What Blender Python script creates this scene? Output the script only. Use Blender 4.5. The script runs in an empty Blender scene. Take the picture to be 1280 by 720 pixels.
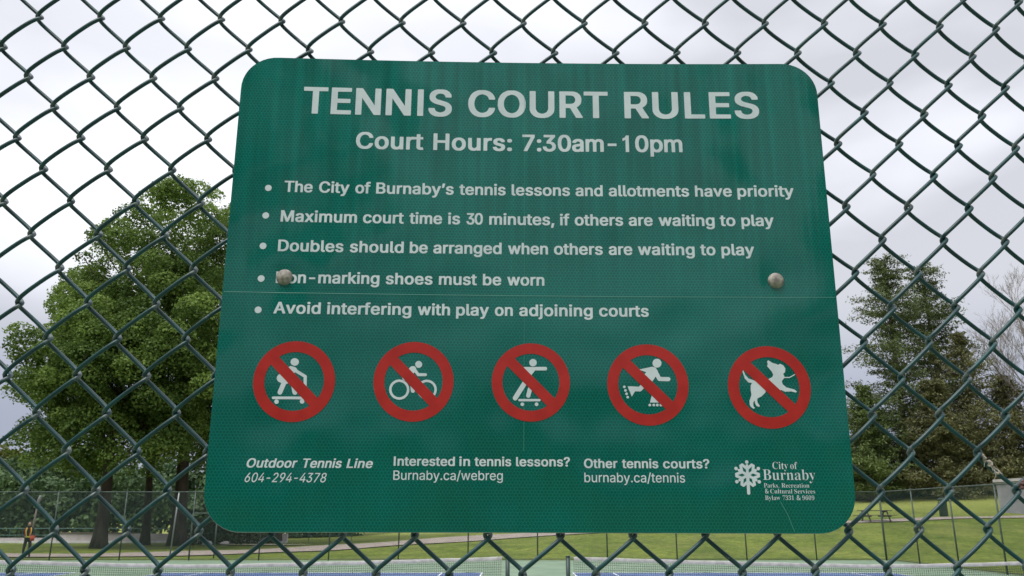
import bpy, bmesh, math, random
import numpy as np
from mathutils import Vector, Matrix
from mathutils.geometry import tessellate_polygon

random.seed(7)
RNG = np.random.default_rng(11)
C = bpy.context.scene.collection
S = bpy.context.scene
R = math.radians

# ------------------------------------------------------------------ camera
CAM_H = 1.88
cam = bpy.data.cameras.new('camera')
cam.sensor_width = 36.0
cam.lens = 1010.0 / 1280.0 * 36.0
cam.clip_start = 0.05
cam.clip_end = 9000
cam.dof.use_dof = True; cam.dof.focus_distance = 0.80; cam.dof.aperture_fstop = 48.0
cam_o = bpy.data.objects.new('camera', cam)
cam_o.location = (0, 0, CAM_H)
cam_o.rotation_euler = (R(90 + 15.76), 0, 0)
C.objects.link(cam_o)
S.camera = cam_o

# ------------------------------------------------------------------ sky, sun, exposure
SUN_DIR = Vector((-0.35, -0.45, 1.05)).normalized()
world = bpy.data.worlds.new('World')
S.world = world
world.use_nodes = True
wt = world.node_tree
wt.nodes.clear()
def wn(t, **k):
    n = wt.nodes.new(t)
    for a, b in k.items():
        setattr(n, a, b)
    return n
w_out = wn('ShaderNodeOutputWorld')
sky = wn('ShaderNodeTexSky', sky_type='NISHITA', sun_disc=False)
sky.sun_elevation = math.asin(SUN_DIR.z)
sky.sun_rotation = math.atan2(SUN_DIR.x, SUN_DIR.y)
bg_sky = wn('ShaderNodeBackground'); bg_sky.inputs[1].default_value = 0.1
wt.links.new(sky.outputs[0], bg_sky.inputs[0])
tc = wn('ShaderNodeTexCoord')
mp = wn('ShaderNodeMapping'); mp.inputs['Scale'].default_value = (1.0, 1.0, 2.6)
wt.links.new(tc.outputs['Generated'], mp.inputs[0])
nz = wn('ShaderNodeTexNoise'); nz.inputs['Scale'].default_value = 2.7; nz.inputs['Detail'].default_value = 4; nz.inputs['Roughness'].default_value = 0.42
wt.links.new(mp.outputs[0], nz.inputs['Vector'])
dot = wn('ShaderNodeVectorMath', operation='DOT_PRODUCT'); dot.inputs[1].default_value = Vector((-0.26, 0.87, 0.58)).normalized()
nrm = wn('ShaderNodeVectorMath', operation='NORMALIZE')
wt.links.new(tc.outputs['Generated'], nrm.inputs[0]); wt.links.new(nrm.outputs[0], dot.inputs[0])
glow = wn('ShaderNodeMapRange', interpolation_type='SMOOTHSTEP')
glow.inputs['From Min'].default_value = 0.875; glow.inputs['From Max'].default_value = 0.995
wt.links.new(dot.outputs['Value'], glow.inputs['Value'])
ncl = wn('ShaderNodeMapRange'); ncl.inputs['From Min'].default_value = 0.33; ncl.inputs['From Max'].default_value = 0.68
ncl.inputs['To Min'].default_value = -0.50; ncl.inputs['To Max'].default_value = 0.50
wt.links.new(nz.outputs[0], ncl.inputs['Value'])
g2 = wn('ShaderNodeMath', operation='MULTIPLY_ADD'); g2.inputs[1].default_value = 0.95
wt.links.new(glow.outputs[0], g2.inputs[0]); wt.links.new(ncl.outputs[0], g2.inputs[2])
cr = wn('ShaderNodeValToRGB')
cr.color_ramp.elements[0].position = 0.0; cr.color_ramp.elements[0].color = (0.66, 0.668, 0.715, 1)
cr.color_ramp.elements[1].position = 1.0; cr.color_ramp.elements[1].color = (1.12, 1.13, 1.18, 1)
e = cr.color_ramp.elements.new(0.35); e.color = (0.84, 0.85, 0.91, 1)
wt.links.new(g2.outputs[0], cr.inputs[0])
sep = wn('ShaderNodeSeparateXYZ'); wt.links.new(nrm.outputs[0], sep.inputs[0])
low = wn('ShaderNodeMapRange', interpolation_type='SMOOTHSTEP')
low.inputs['From Min'].default_value = 0.085; low.inputs['From Max'].default_value = 0.26
wt.links.new(sep.outputs['Z'], low.inputs['Value'])
mixc = wn('ShaderNodeMix', data_type='RGBA'); mixc.inputs[6].default_value = (0.36, 0.385, 0.49, 1)
wt.links.new(low.outputs[0], mixc.inputs[0]); wt.links.new(cr.outputs[0], mixc.inputs[7])
bg_cl = wn('ShaderNodeBackground'); zen = wn('ShaderNodeMapRange', interpolation_type='SMOOTHSTEP')   # an overcast sky is brightest overhead
zen.inputs['From Min'].default_value = 0.50; zen.inputs['From Max'].default_value = 1.0
zen.inputs['To Min'].default_value = 0.70; zen.inputs['To Max'].default_value = 1.75
wt.links.new(sep.outputs['Z'], zen.inputs['Value']); wt.links.new(zen.outputs[0], bg_cl.inputs[1])
wt.links.new(mixc.outputs[2], bg_cl.inputs[0])
mixs = wn('ShaderNodeMixShader'); mixs.inputs[0].default_value = 0.92
wt.links.new(bg_sky.outputs[0], mixs.inputs[1]); wt.links.new(bg_cl.outputs[0], mixs.inputs[2])
wt.links.new(mixs.outputs[0], w_out.inputs[0])

sl = bpy.data.lights.new('sun', 'SUN')
sl.energy = 1.5; sl.angle = R(24); sl.color = (1.0, 0.96, 0.9)
so = bpy.data.objects.new('sun', sl)
so.rotation_euler = SUN_DIR.to_track_quat('Z', 'Y').to_euler()
C.objects.link(so)
S.view_settings.view_transform = 'Standard'
S.view_settings.look = 'None'
S.view_settings.exposure = 0.64
S.view_settings.gamma = 1.0
S.view_settings.use_curve_mapping = False

# ------------------------------------------------------------------ outlines of letters and pictograms (thousandths of an em / tenths of a mm)
GLYPHS = {
 'B': {
  ',': (188, '21,-132 15,-124 15,-109 46,76 56,83 154,82 159,76 160,64 107,-126 99,-132'),
  '-': (453, '99,176 92,186 93,249 99,257 349,258 359,251 360,184 354,176'),
  '0': (453, '196,-19 156,-12 113,11 76,48 51,94 36,141 28,189 25,286 30,339 38,376 53,419 76,460 104,490 141,514 174,525 266,527 306,517 344,495 371,467 399,421 414,379 425,324 427,296 425,184 414,129 397,81 369,38 349,18 329,3 289,-14 256,-20/215,66 234,65 259,76 287,104 309,156 320,216 320,294 304,369 289,401 274,422 256,434 229,445 196,434 166,404 146,359 133,286 135,199 153,129 179,88 194,76'),
  '1': (453, '61,-12 55,-1 55,59 61,66 184,68 190,74 189,404 184,404 104,346 71,345 63,354 63,434 179,519 291,519 297,509 298,71 304,68 407,66 412,59 412,-6 401,-12'),
  '3': (453, '186,-19 131,-9 94,8 75,21 50,46 33,74 23,109 23,136 31,145 126,144 132,139 136,119 146,99 159,85 179,73 219,63 264,76 289,95 302,119 305,159 292,191 280,206 261,219 236,229 206,235 144,235 135,244 136,309 242,429 247,439 54,441 48,449 48,514 59,520 389,519 395,511 394,454 266,306 269,303 319,292 339,282 367,261 394,229 407,204 415,171 415,119 404,79 384,45 361,23 311,-7 249,-20'),
  '7': (453, '81,-12 75,-4 76,10 290,436 284,440 46,441 40,449 41,514 51,520 406,519 412,511 412,439 189,-4 179,-12'),
  ':': (188, '71,-17 46,-5 28,21 28,59 33,71 49,89 76,100 116,100 139,92 154,77 162,61 162,24 159,14 141,-7 129,-14 114,-17/71,258 46,270 28,296 28,334 33,346 48,364 74,375 116,375 139,367 154,352 162,336 162,299 159,289 141,268 129,261 114,258'),
  '?': (358, '139,-17 119,-7 98,19 95,51 103,74 121,92 146,100 181,100 206,92 224,74 232,51 232,31 224,9 207,-9 189,-17/116,141 110,149 110,194 118,236 134,265 151,282 211,325 224,341 237,371 237,394 232,411 221,427 204,439 176,447 144,434 133,424 121,404 114,371 109,366 14,365 8,369 5,376 5,399 13,434 36,473 63,499 96,517 141,527 219,527 254,519 294,497 321,470 337,441 348,391 345,349 339,326 327,301 307,276 233,219 221,194 211,143'),
  'A': (480, '1,-12 -5,-4 -4,14 178,514 189,520 294,519 302,509 482,19 484,-6 474,-12 376,-10 371,-4 321,130 161,130 153,124 109,-4 104,-10/187,211 292,211 239,367 201,261'),
  'B': (456, '44,-12 38,-1 38,514 49,520 289,520 319,514 354,499 394,464 407,444 420,401 420,346 414,324 392,289 368,266 389,252 415,226 432,196 437,179 440,111 432,79 419,54 394,25 376,13 351,1 311,-10/149,71 254,70 281,76 304,86 322,104 332,131 332,146 322,174 300,199 266,214 249,218 149,216/149,299 231,298 264,306 289,320 299,331 312,364 312,384 295,416 279,428 251,437 149,439'),
  'C': (510, '234,-19 189,-12 131,13 93,44 56,91 31,149 20,199 17,226 20,309 28,351 56,416 83,454 118,486 169,514 206,525 311,527 366,514 401,497 421,482 454,450 482,404 495,361 494,341 484,335 391,336 386,341 369,384 354,404 331,422 289,439 271,443 249,440 204,422 181,405 158,376 141,341 133,314 125,251 130,206 146,156 166,120 189,98 226,76 256,68 279,68 301,73 345,96 367,121 386,166 391,172 486,172 494,166 495,149 484,111 467,76 427,31 399,11 369,-4 321,-17'),
  'D': (502, '44,-12 38,-1 39,514 49,520 279,520 329,509 381,484 415,456 442,424 467,374 480,324 485,271 480,186 467,136 442,86 419,58 391,33 350,9 311,-4 259,-12/149,71 226,70 286,86 310,99 335,121 362,169 372,209 377,254 375,289 367,326 354,359 335,389 309,412 279,427 216,440 154,440 148,436'),
  'E': (419, '44,-12 38,-1 39,514 49,520 389,519 395,511 395,451 389,441 149,438 149,299 371,297 377,289 377,226 375,219 369,215 149,214 147,76 154,70 391,69 397,61 396,-7 386,-12'),
  'H': (517, '44,-12 38,-1 38,509 40,516 49,520 136,520 147,514 149,304 364,302 370,309 371,514 381,520 476,517 480,509 480,-1 477,-9 469,-12 381,-12 371,-6 368,219 154,220 147,214 147,-6 136,-12'),
  'I': (300, '14,-12 7,-1 10,66 19,70 89,70 95,74 95,434 91,440 11,443 7,451 8,514 19,520 286,519 292,509 290,444 281,440 211,440 205,436 205,76 209,70 289,67 292,59 292,-6 281,-12'),
  'L': (393, '44,-12 38,-1 38,511 46,520 139,520 145,516 147,509 148,74 154,70 376,69 382,61 382,-4 379,-10 371,-12'),
  'M': (628, '44,-12 38,-1 38,509 41,517 164,520 174,515 314,157 319,164 454,515 464,520 579,520 587,516 590,509 590,-1 586,-10 494,-12 483,-6 481,285 367,-1 361,-10 354,-12 271,-12 264,-7 152,274 146,280 144,-6 136,-12'),
  'N': (523, '44,-12 38,-1 38,509 40,516 49,520 149,520 159,515 376,178 378,514 389,520 481,517 485,509 485,-1 482,-9 474,-12 374,-12 365,-9 149,329 147,-6 136,-12'),
  'O': (533, '234,-19 189,-12 144,6 111,28 75,64 61,84 36,134 23,184 17,226 20,309 28,351 56,416 83,454 118,486 169,514 206,525 311,527 341,522 396,499 424,480 454,450 477,419 494,384 512,316 515,294 512,191 497,131 479,94 452,56 415,21 369,-4 334,-15 296,-20/250,69 279,68 306,76 331,88 359,110 379,139 394,171 407,234 407,274 400,319 377,374 365,391 334,419 304,434 271,442 246,439 204,422 184,407 165,386 138,334 130,301 125,256 128,221 136,184 161,129 191,96 221,78'),
  'R': (449, '44,-12 38,-1 38,514 49,520 286,520 316,514 359,497 397,464 417,434 430,391 432,336 427,299 412,261 380,224 349,204 346,199 444,19 450,6 449,-6 439,-12 336,-11 328,-4 229,182 221,185 154,185 147,179 147,-6 136,-12/149,269 236,268 279,278 299,291 314,314 323,346 319,376 302,411 279,428 249,437 149,439'),
  'S': (447, '201,-22 141,-14 106,-2 71,20 46,45 26,81 18,109 16,144 26,150 121,149 127,144 138,106 154,88 179,73 201,66 231,63 264,71 289,83 305,96 322,134 317,161 305,176 274,194 131,238 79,268 51,295 36,324 30,346 30,399 38,429 53,456 76,482 99,499 129,514 166,525 271,527 301,522 339,508 372,486 390,469 417,424 422,401 420,369 411,365 321,366 316,371 304,404 291,420 269,434 221,445 189,437 156,417 141,391 137,376 141,361 153,341 181,323 321,279 359,262 386,242 412,214 427,181 430,166 430,111 419,74 404,48 376,20 351,3 324,-9 279,-20'),
  'T': (449, '176,-12 170,-1 170,436 164,440 16,441 10,449 11,514 21,520 434,519 440,509 440,449 434,441 286,440 280,436 280,-4 271,-12'),
  'U': (517, '209,-19 151,-4 106,23 66,66 43,116 38,151 38,514 49,520 139,520 147,514 147,169 151,151 166,116 188,91 214,76 239,68 264,65 291,71 329,90 352,116 367,154 370,171 371,514 381,520 474,519 480,509 480,154 472,109 462,84 442,54 411,23 366,-4 306,-20'),
  'a': (389, '116,-19 86,-12 61,1 35,24 21,44 8,89 8,129 13,154 29,180 45,196 66,209 126,227 239,243 252,254 249,276 242,294 234,302 199,317 179,314 151,302 138,291 122,269 114,263 79,263 24,278 18,286 18,299 36,331 56,355 79,372 119,389 164,397 221,398 256,392 281,384 310,369 335,344 349,319 357,289 359,-6 351,-12 266,-12 251,-2 226,-14 204,-20/158,61 181,60 199,66 222,79 235,91 252,131 251,162 171,152 146,144 125,131 115,109 118,91 130,74'),
  'b': (424, '186,-19 166,-14 139,1 131,-10 124,-12 39,-12 30,-4 30,509 33,516 39,520 126,520 134,514 136,377 169,392 199,397 259,397 304,387 336,369 360,349 387,311 402,276 412,224 412,154 397,86 376,48 346,15 301,-12 269,-20/217,61 251,71 279,95 294,126 305,174 302,224 284,274 260,301 226,315 196,309 180,301 163,284 143,244 135,199 141,144 158,101 181,76'),
  'c': (396, '164,-19 131,-12 89,11 53,46 38,69 23,101 13,149 13,226 21,266 33,299 58,336 79,357 111,379 144,392 179,397 236,397 271,392 314,374 331,362 357,336 379,299 382,269 376,263 324,250 289,250 281,256 265,286 239,307 216,315 201,315 176,307 159,295 144,277 126,236 120,209 120,169 128,131 141,104 164,78 184,66 204,60 236,68 259,83 281,122 291,130 321,130 374,117 384,109 384,91 372,61 352,34 306,-2 284,-12 249,-20'),
  'd': (424, '154,-19 124,-12 81,13 49,48 28,86 12,151 13,229 28,291 41,316 64,347 89,369 121,387 166,397 224,398 254,392 286,378 289,514 299,520 389,519 395,509 394,-6 386,-12 299,-12 286,1 264,-12 236,-20/200,61 231,68 261,93 282,136 290,189 282,241 267,276 246,299 224,312 209,315 194,314 174,307 153,291 131,254 120,209 120,166 128,131 141,104 154,86 168,74'),
  'e': (404, '166,-19 126,-9 88,11 63,34 33,76 21,109 13,149 12,224 18,254 33,299 48,324 80,359 101,374 126,387 156,395 179,398 254,395 284,387 314,372 341,350 364,321 379,291 390,254 392,164 381,157 124,157 120,154 128,124 143,96 159,80 174,71 206,60 231,63 256,76 291,117 326,117 379,104 387,96 387,84 372,49 362,36 332,9 305,-6 256,-20/124,234 276,233 282,239 272,269 256,292 232,309 206,316 169,304 145,284 131,261 123,241'),
  'f': (254, '64,-12 57,-1 57,311 54,315 -6,315 -12,319 -14,386 -6,392 56,394 58,449 63,474 75,496 109,527 131,537 159,542 224,542 259,534 265,526 265,511 250,464 241,458 191,459 176,451 165,426 165,396 169,393 239,393 247,389 250,326 247,319 241,315 171,315 165,311 164,-6 156,-12'),
  'g': (425, '159,-162 109,-149 64,-122 32,-84 33,-59 84,-28 116,-28 149,-62 174,-77 206,-83 231,-79 259,-67 277,-49 287,-19 289,11 259,-2 234,-7 144,-5 96,13 79,25 53,51 28,91 13,151 13,231 28,291 51,331 71,355 96,374 136,392 169,397 226,397 256,392 286,376 293,389 299,392 389,392 395,381 395,-31 387,-71 372,-99 355,-119 331,-137 306,-149 251,-162/197,74 209,73 229,78 260,99 277,126 290,181 285,234 269,274 245,301 214,315 186,312 154,292 131,254 120,214 123,156 141,111 166,86'),
  'h': (410, '36,-12 30,-1 30,511 39,520 126,520 135,511 136,378 171,392 199,397 274,395 301,387 325,374 352,346 364,326 374,299 380,264 380,-4 376,-10 369,-12 281,-12 273,-6 272,249 264,276 254,292 234,308 209,315 181,307 160,291 144,265 138,244 134,-6 126,-12'),
  'i': (167, '36,-12 30,-1 30,384 39,392 126,392 132,389 135,381 135,-4 126,-12/59,431 39,440 21,464 20,501 26,515 39,527 56,535 111,535 130,526 142,514 150,489 147,464 141,453 126,438 109,431'),
  'j': (167, '-26,-154 -32,-146 -32,-81 -26,-76 1,-72 15,-66 24,-55 30,-34 31,386 39,392 129,392 135,381 135,-61 129,-86 111,-117 95,-134 71,-147 39,-155/59,431 41,438 21,461 18,491 26,515 54,535 111,535 130,526 147,501 147,466 141,453 126,438 109,431'),
  'k': (381, '36,-12 30,-1 30,511 39,520 126,520 132,516 135,509 136,261 269,392 371,393 382,386 380,369 232,216 390,14 392,-4 384,-12 276,-12 155,141 149,144 135,129 134,-7 124,-12'),
  'l': (189, '104,-14 76,-7 51,13 36,39 30,61 30,509 33,516 39,520 126,520 134,514 138,84 146,68 184,67 190,64 202,16 202,-4 191,-12 169,-15'),
  'm': (610, '36,-12 30,-1 30,381 36,391 126,392 139,380 181,397 256,397 291,384 321,359 351,382 394,397 476,397 524,379 557,346 574,309 580,271 580,-1 574,-11 484,-12 473,-6 472,264 467,284 457,299 441,309 419,316 396,309 376,295 366,279 358,251 358,-1 354,-10 264,-12 253,-6 250,271 244,286 231,302 209,314 196,315 169,304 154,290 138,254 134,-6 126,-12'),
  'n': (410, '36,-12 30,-1 30,381 33,389 41,393 126,392 139,378 184,395 254,398 301,387 325,374 350,349 362,331 377,284 380,261 380,-1 377,-9 369,-12 284,-12 273,-6 272,249 264,276 254,292 234,308 209,315 181,307 160,291 144,265 138,244 134,-6 126,-12'),
  'o': (415, '164,-19 131,-12 89,11 53,46 38,69 23,101 13,149 13,226 21,266 33,299 58,336 79,357 111,379 144,392 179,397 236,397 271,392 304,379 334,360 366,325 387,289 402,224 402,149 394,109 364,48 341,23 311,1 276,-14 249,-20/200,61 211,60 231,66 261,86 284,124 297,184 289,236 272,276 244,304 216,315 199,315 181,309 153,289 131,251 120,209 120,166 128,131 141,104 165,76'),
  'p': (424, '36,-154 30,-144 31,386 39,392 126,392 132,389 139,376 156,387 181,395 256,398 289,392 329,374 356,353 379,324 399,284 410,241 412,221 410,136 397,86 382,56 366,35 335,6 301,-12 281,-17 189,-20 136,1 134,-149 124,-155/217,61 251,71 279,95 294,126 305,174 302,224 284,274 260,301 226,315 196,309 180,301 163,284 143,244 135,199 141,144 158,101 181,76'),
  'r': (259, '36,-12 30,-1 31,386 39,392 124,393 139,382 159,392 184,397 259,397 265,386 262,314 254,310 206,312 176,302 154,285 138,251 135,226 134,-6 126,-12'),
  's': (365, '136,-19 84,-4 41,28 18,66 13,86 15,104 79,120 109,120 116,114 123,94 140,74 161,63 189,60 211,66 231,78 244,99 244,106 235,124 214,137 104,166 63,189 41,210 28,236 25,251 28,311 41,336 63,361 106,387 159,398 219,397 251,392 284,379 320,349 337,324 344,304 345,286 341,280 336,276 289,265 254,265 246,270 224,304 199,317 179,317 156,309 140,296 133,284 133,269 141,256 164,243 274,214 309,197 326,182 339,166 352,136 352,76 332,36 307,11 276,-7 226,-20'),
  't': (227, '141,-17 111,-12 81,3 61,23 48,46 42,71 42,311 36,315 -6,315 -15,324 -12,389 -6,392 39,393 42,396 43,474 51,482 141,482 147,474 149,394 219,392 227,384 227,324 224,318 154,315 148,311 147,104 153,76 161,68 169,65 216,65 222,61 235,14 235,-4 229,-12 216,-15'),
  'u': (410, '144,-17 114,-9 76,13 51,44 38,71 30,114 31,386 41,393 126,392 134,386 138,129 143,109 159,83 184,68 204,65 224,71 244,83 259,101 270,126 273,386 281,392 374,392 380,381 379,-6 371,-12 284,-12 271,2 249,-9 216,-17'),
  'v': (389, '146,-12 138,-4 3,349 -5,371 -4,386 6,393 96,393 105,389 194,148 284,387 294,393 386,392 392,384 389,359 249,-6 239,-12'),
  'w': (567, '121,-12 108,14 1,369 0,384 4,390 99,393 107,389 169,176 228,384 236,392 329,393 337,389 396,177 402,186 460,389 469,393 556,393 565,389 568,376 564,361 454,-1 449,-10 356,-12 348,-9 284,204 220,-9 211,-12'),
  'x': (379, '6,-12 0,-4 1,11 126,194 8,369 10,389 19,393 116,392 191,284 256,381 266,392 371,390 375,384 374,371 253,191 379,9 377,-9 369,-12 269,-12 189,105 109,-12'),
  'y': (389, '54,-157 31,-152 25,-144 25,-129 38,-81 49,-73 91,-75 106,-67 124,-39 137,-1 -4,369 -4,386 6,393 96,393 105,389 194,148 284,387 294,393 386,392 392,384 389,359 227,-66 212,-96 179,-135 149,-152 121,-157'),
  '’': (177, '36,306 30,314 30,336 58,514 69,520 166,519 172,511 172,496 122,314 111,305'),
 },
 'R': {
  '-': (453, '114,185 110,191 110,241 114,247 336,248 342,244 343,191 339,185'),
  '.': (188, '84,-7 69,-2 53,11 45,29 46,56 58,76 69,84 89,90 116,87 129,80 142,64 145,51 142,19 129,3 116,-4'),
  '/': (249, '14,-80 10,-71 16,-49 171,526 176,535 236,535 239,526 77,-76 71,-80'),
  '0': (453, '209,-9 169,-2 136,13 108,36 81,74 61,119 48,174 42,226 45,314 53,361 68,409 93,454 115,479 144,499 174,512 199,517 254,517 294,507 330,486 352,464 377,426 397,374 405,336 410,291 410,214 400,146 387,104 367,64 350,41 324,18 291,1 244,-10/212,54 236,53 256,58 280,71 295,86 319,129 332,174 338,211 337,299 330,346 317,386 307,406 286,432 254,452 229,458 206,454 184,444 153,416 128,364 115,291 115,214 123,166 136,124 151,96 169,75 191,61'),
  '2': (453, '64,-2 60,4 61,52 275,281 302,321 315,361 315,384 304,414 286,435 256,452 219,457 186,449 168,439 150,421 141,404 129,360 61,362 63,394 73,429 91,460 116,485 144,502 171,512 196,517 254,517 306,502 336,482 355,464 377,426 385,394 385,346 379,324 362,286 327,239 163,61 391,60 395,54 395,1 389,-3'),
  '3': (453, '199,-9 144,1 89,30 68,51 53,74 43,101 40,131 46,135 111,135 128,94 146,75 166,63 206,53 231,53 264,61 291,76 306,90 319,114 325,144 317,181 301,207 274,229 249,239 219,245 156,245 152,251 154,304 279,447 274,450 69,450 65,456 65,506 71,510 374,510 377,504 376,458 236,296 239,293 279,290 307,281 352,254 371,232 389,199 397,166 397,124 387,84 374,60 349,33 304,6 259,-7'),
  '4': (453, '281,-2 277,4 277,96 274,102 41,103 35,109 35,159 43,176 236,501 246,510 311,510 314,504 117,169 124,165 276,166 278,316 284,320 346,318 348,169 354,165 416,164 417,106 411,103 349,101 346,-1'),
  '6': (453, '209,-9 176,-4 144,8 106,35 91,54 73,84 60,129 57,166 63,204 81,256 108,306 246,509 321,510 325,506 322,499 196,314 246,318 294,309 326,294 351,274 374,244 389,204 395,159 390,114 369,64 352,41 329,21 305,6 276,-4 241,-10/223,51 261,58 282,71 307,99 319,129 322,146 322,169 317,194 299,227 274,249 236,262 216,262 194,257 169,242 146,216 130,171 133,129 151,90 181,63'),
  '7': (453, '96,-2 93,1 96,9 315,446 309,450 61,450 57,456 59,508 393,509 394,444 172,1 164,-3'),
  '8': (453, '206,-9 159,-2 109,21 75,51 56,84 47,116 48,159 56,189 71,216 90,239 111,254 137,266 106,285 81,316 68,351 65,394 71,421 83,449 98,469 121,489 149,504 184,515 254,517 304,504 334,487 360,461 377,434 387,386 379,334 357,296 317,266 361,240 389,204 405,159 405,114 397,84 387,64 344,21 321,8 281,-5 244,-10/205,54 244,53 286,66 312,86 329,119 333,139 330,156 323,176 312,194 289,214 254,229 214,232 184,224 164,214 139,192 123,161 120,131 126,109 136,90 161,68/210,294 239,293 279,308 299,329 312,356 315,379 302,419 286,437 251,454 219,457 181,447 158,429 141,396 137,381 140,356 156,324 181,303'),
  '9': (453, '131,-2 129,7 257,194 254,197 239,193 194,193 164,198 129,213 95,241 73,276 63,306 57,356 63,399 73,426 91,457 116,482 141,499 164,509 199,517 254,517 279,512 306,502 339,480 364,452 379,424 390,391 395,351 387,294 374,258 342,199 206,-1/223,246 261,253 289,270 312,301 322,339 319,379 304,415 286,435 269,447 236,457 216,457 196,452 164,432 148,414 139,395 130,361 130,341 138,309 159,276 191,253'),
  'B': (456, '59,-2 55,4 56,508 279,510 306,504 341,489 374,462 389,439 402,396 402,354 397,329 385,306 362,284 333,269 330,264 346,259 376,242 399,220 414,191 422,159 422,119 409,71 392,46 379,33 339,11 311,3 276,-3/132,61 266,60 294,66 316,76 339,99 350,126 350,149 339,179 312,209 276,225 132,226/132,289 244,288 276,296 300,309 317,326 330,359 329,389 314,420 294,437 264,447 132,449'),
  'a': (389, '129,-9 99,-2 74,11 53,29 38,49 25,94 25,124 31,150 44,172 56,185 91,204 139,217 239,230 261,238 270,251 267,281 259,299 246,312 211,327 179,327 154,319 126,302 101,273 39,288 36,294 48,319 66,343 91,362 116,374 176,387 211,387 246,382 269,374 299,357 324,329 337,299 343,261 342,1 336,-3 276,-2 273,1 271,35 244,11 214,-4 191,-10/160,49 179,48 211,56 235,69 252,86 270,126 268,179 149,159 124,149 108,136 98,111 98,96 106,76 129,57'),
  'b': (424, '199,-9 179,-4 149,13 119,44 116,-1 54,-3 48,1 47,504 51,510 111,510 117,506 119,333 148,364 181,382 214,388 264,385 311,367 341,345 369,306 384,271 395,219 395,159 387,114 364,61 334,25 289,-2 256,-10/205,51 231,50 246,53 275,69 295,89 306,106 317,136 322,166 320,229 302,279 271,312 229,327 189,322 168,311 145,289 126,249 118,206 118,171 123,141 141,96 169,66'),
  'c': (396, '176,-9 144,-2 109,16 71,50 58,69 41,106 30,154 33,236 43,276 61,311 75,331 103,356 133,374 159,382 194,388 244,385 281,374 319,352 349,319 362,294 365,276 354,271 301,260 282,291 265,309 246,319 216,327 201,328 164,317 146,305 126,281 105,229 103,161 116,114 129,90 151,68 171,56 191,50 224,50 254,61 277,79 298,116 304,120 361,107 367,99 346,53 329,33 299,11 271,-2 236,-10'),
  'e': (404, '179,-9 139,1 109,16 81,38 61,64 43,99 33,139 30,221 38,261 52,296 75,331 95,351 139,377 169,385 191,388 241,385 271,377 301,362 327,341 347,316 362,286 372,249 374,169 106,167 103,164 103,149 111,119 126,90 146,70 161,61 194,50 231,50 261,61 281,76 304,107 364,95 370,89 354,54 345,41 330,26 301,8 279,-2 244,-10/104,224 296,223 301,224 302,231 289,274 266,305 244,319 216,327 199,328 156,314 125,286 108,254 103,234'),
  'g': (425, '171,-152 121,-139 89,-122 56,-90 48,-76 48,-66 94,-39 104,-38 138,-74 176,-92 216,-95 251,-87 284,-67 299,-44 307,-4 307,54 271,21 246,8 221,3 154,6 128,14 91,35 70,56 53,81 35,129 30,156 30,224 41,274 58,311 83,344 109,364 149,382 184,388 214,387 244,382 277,364 306,335 309,381 374,382 377,376 377,-26 369,-66 341,-110 319,-127 294,-139 239,-152/185,64 219,62 234,66 269,85 294,121 307,176 307,209 302,239 287,279 271,299 256,312 214,327 174,322 140,301 126,284 113,259 103,219 105,151 123,106 154,76'),
  'i': (167, '51,-2 47,4 48,379 54,383 114,382 117,376 117,1 111,-3/71,441 54,448 43,459 38,471 38,499 49,515 66,524 99,525 109,522 122,511 129,499 132,484 129,469 122,456 109,446 94,440'),
  'n': (410, '51,-2 47,4 49,381 116,381 119,338 154,369 184,382 211,387 261,385 289,377 312,364 344,326 360,279 363,256 361,-1 296,-3 290,1 289,256 279,286 259,310 244,319 209,327 181,322 155,309 138,291 123,261 117,221 117,1 111,-3'),
  'r': (259, '51,-2 47,4 49,381 116,381 119,345 146,369 171,382 196,387 246,386 246,321 194,322 174,317 148,301 126,271 117,231 116,-1'),
  's': (365, '149,-9 101,3 66,25 48,46 38,66 31,96 96,110 111,81 129,63 149,53 189,48 224,56 250,74 262,96 259,119 244,137 226,147 116,176 76,198 59,215 48,234 43,254 43,294 51,319 68,344 89,362 114,374 169,387 226,385 261,374 290,356 319,319 327,296 326,288 266,275 245,306 229,319 209,327 179,330 146,321 124,302 115,286 116,264 126,248 151,233 254,207 299,185 320,164 329,146 335,129 335,84 315,41 295,21 269,6 214,-10'),
  't': (227, '154,-7 124,-2 101,8 80,26 66,51 60,76 60,321 56,325 9,325 3,329 4,381 56,383 60,386 60,466 64,472 129,471 132,384 204,383 210,379 208,326 136,325 130,321 130,99 133,79 141,63 154,56 166,53 206,54 217,9 216,-1 206,-4'),
  'u': (410, '156,-7 126,1 89,23 68,49 56,76 47,119 49,381 111,383 117,379 117,151 123,111 133,89 148,71 171,58 204,53 236,61 256,73 277,96 287,119 290,136 290,379 296,383 361,381 361,-1 294,-1 291,42 265,16 236,1 204,-7'),
  'w': (567, '136,-2 126,19 18,374 19,381 86,383 92,379 169,100 174,109 193,189 248,381 321,381 396,101 402,111 474,379 481,383 548,381 547,366 434,-1 369,-3 363,1 284,277 204,-1'),
  'y': (389, '66,-147 43,-139 56,-86 64,-82 96,-87 119,-77 131,-65 139,-49 156,-1 13,374 14,381 84,383 91,379 194,86 299,379 306,383 373,381 374,371 364,344 209,-61 194,-91 166,-125 136,-142 111,-147'),
 },
 'S': {
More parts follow.
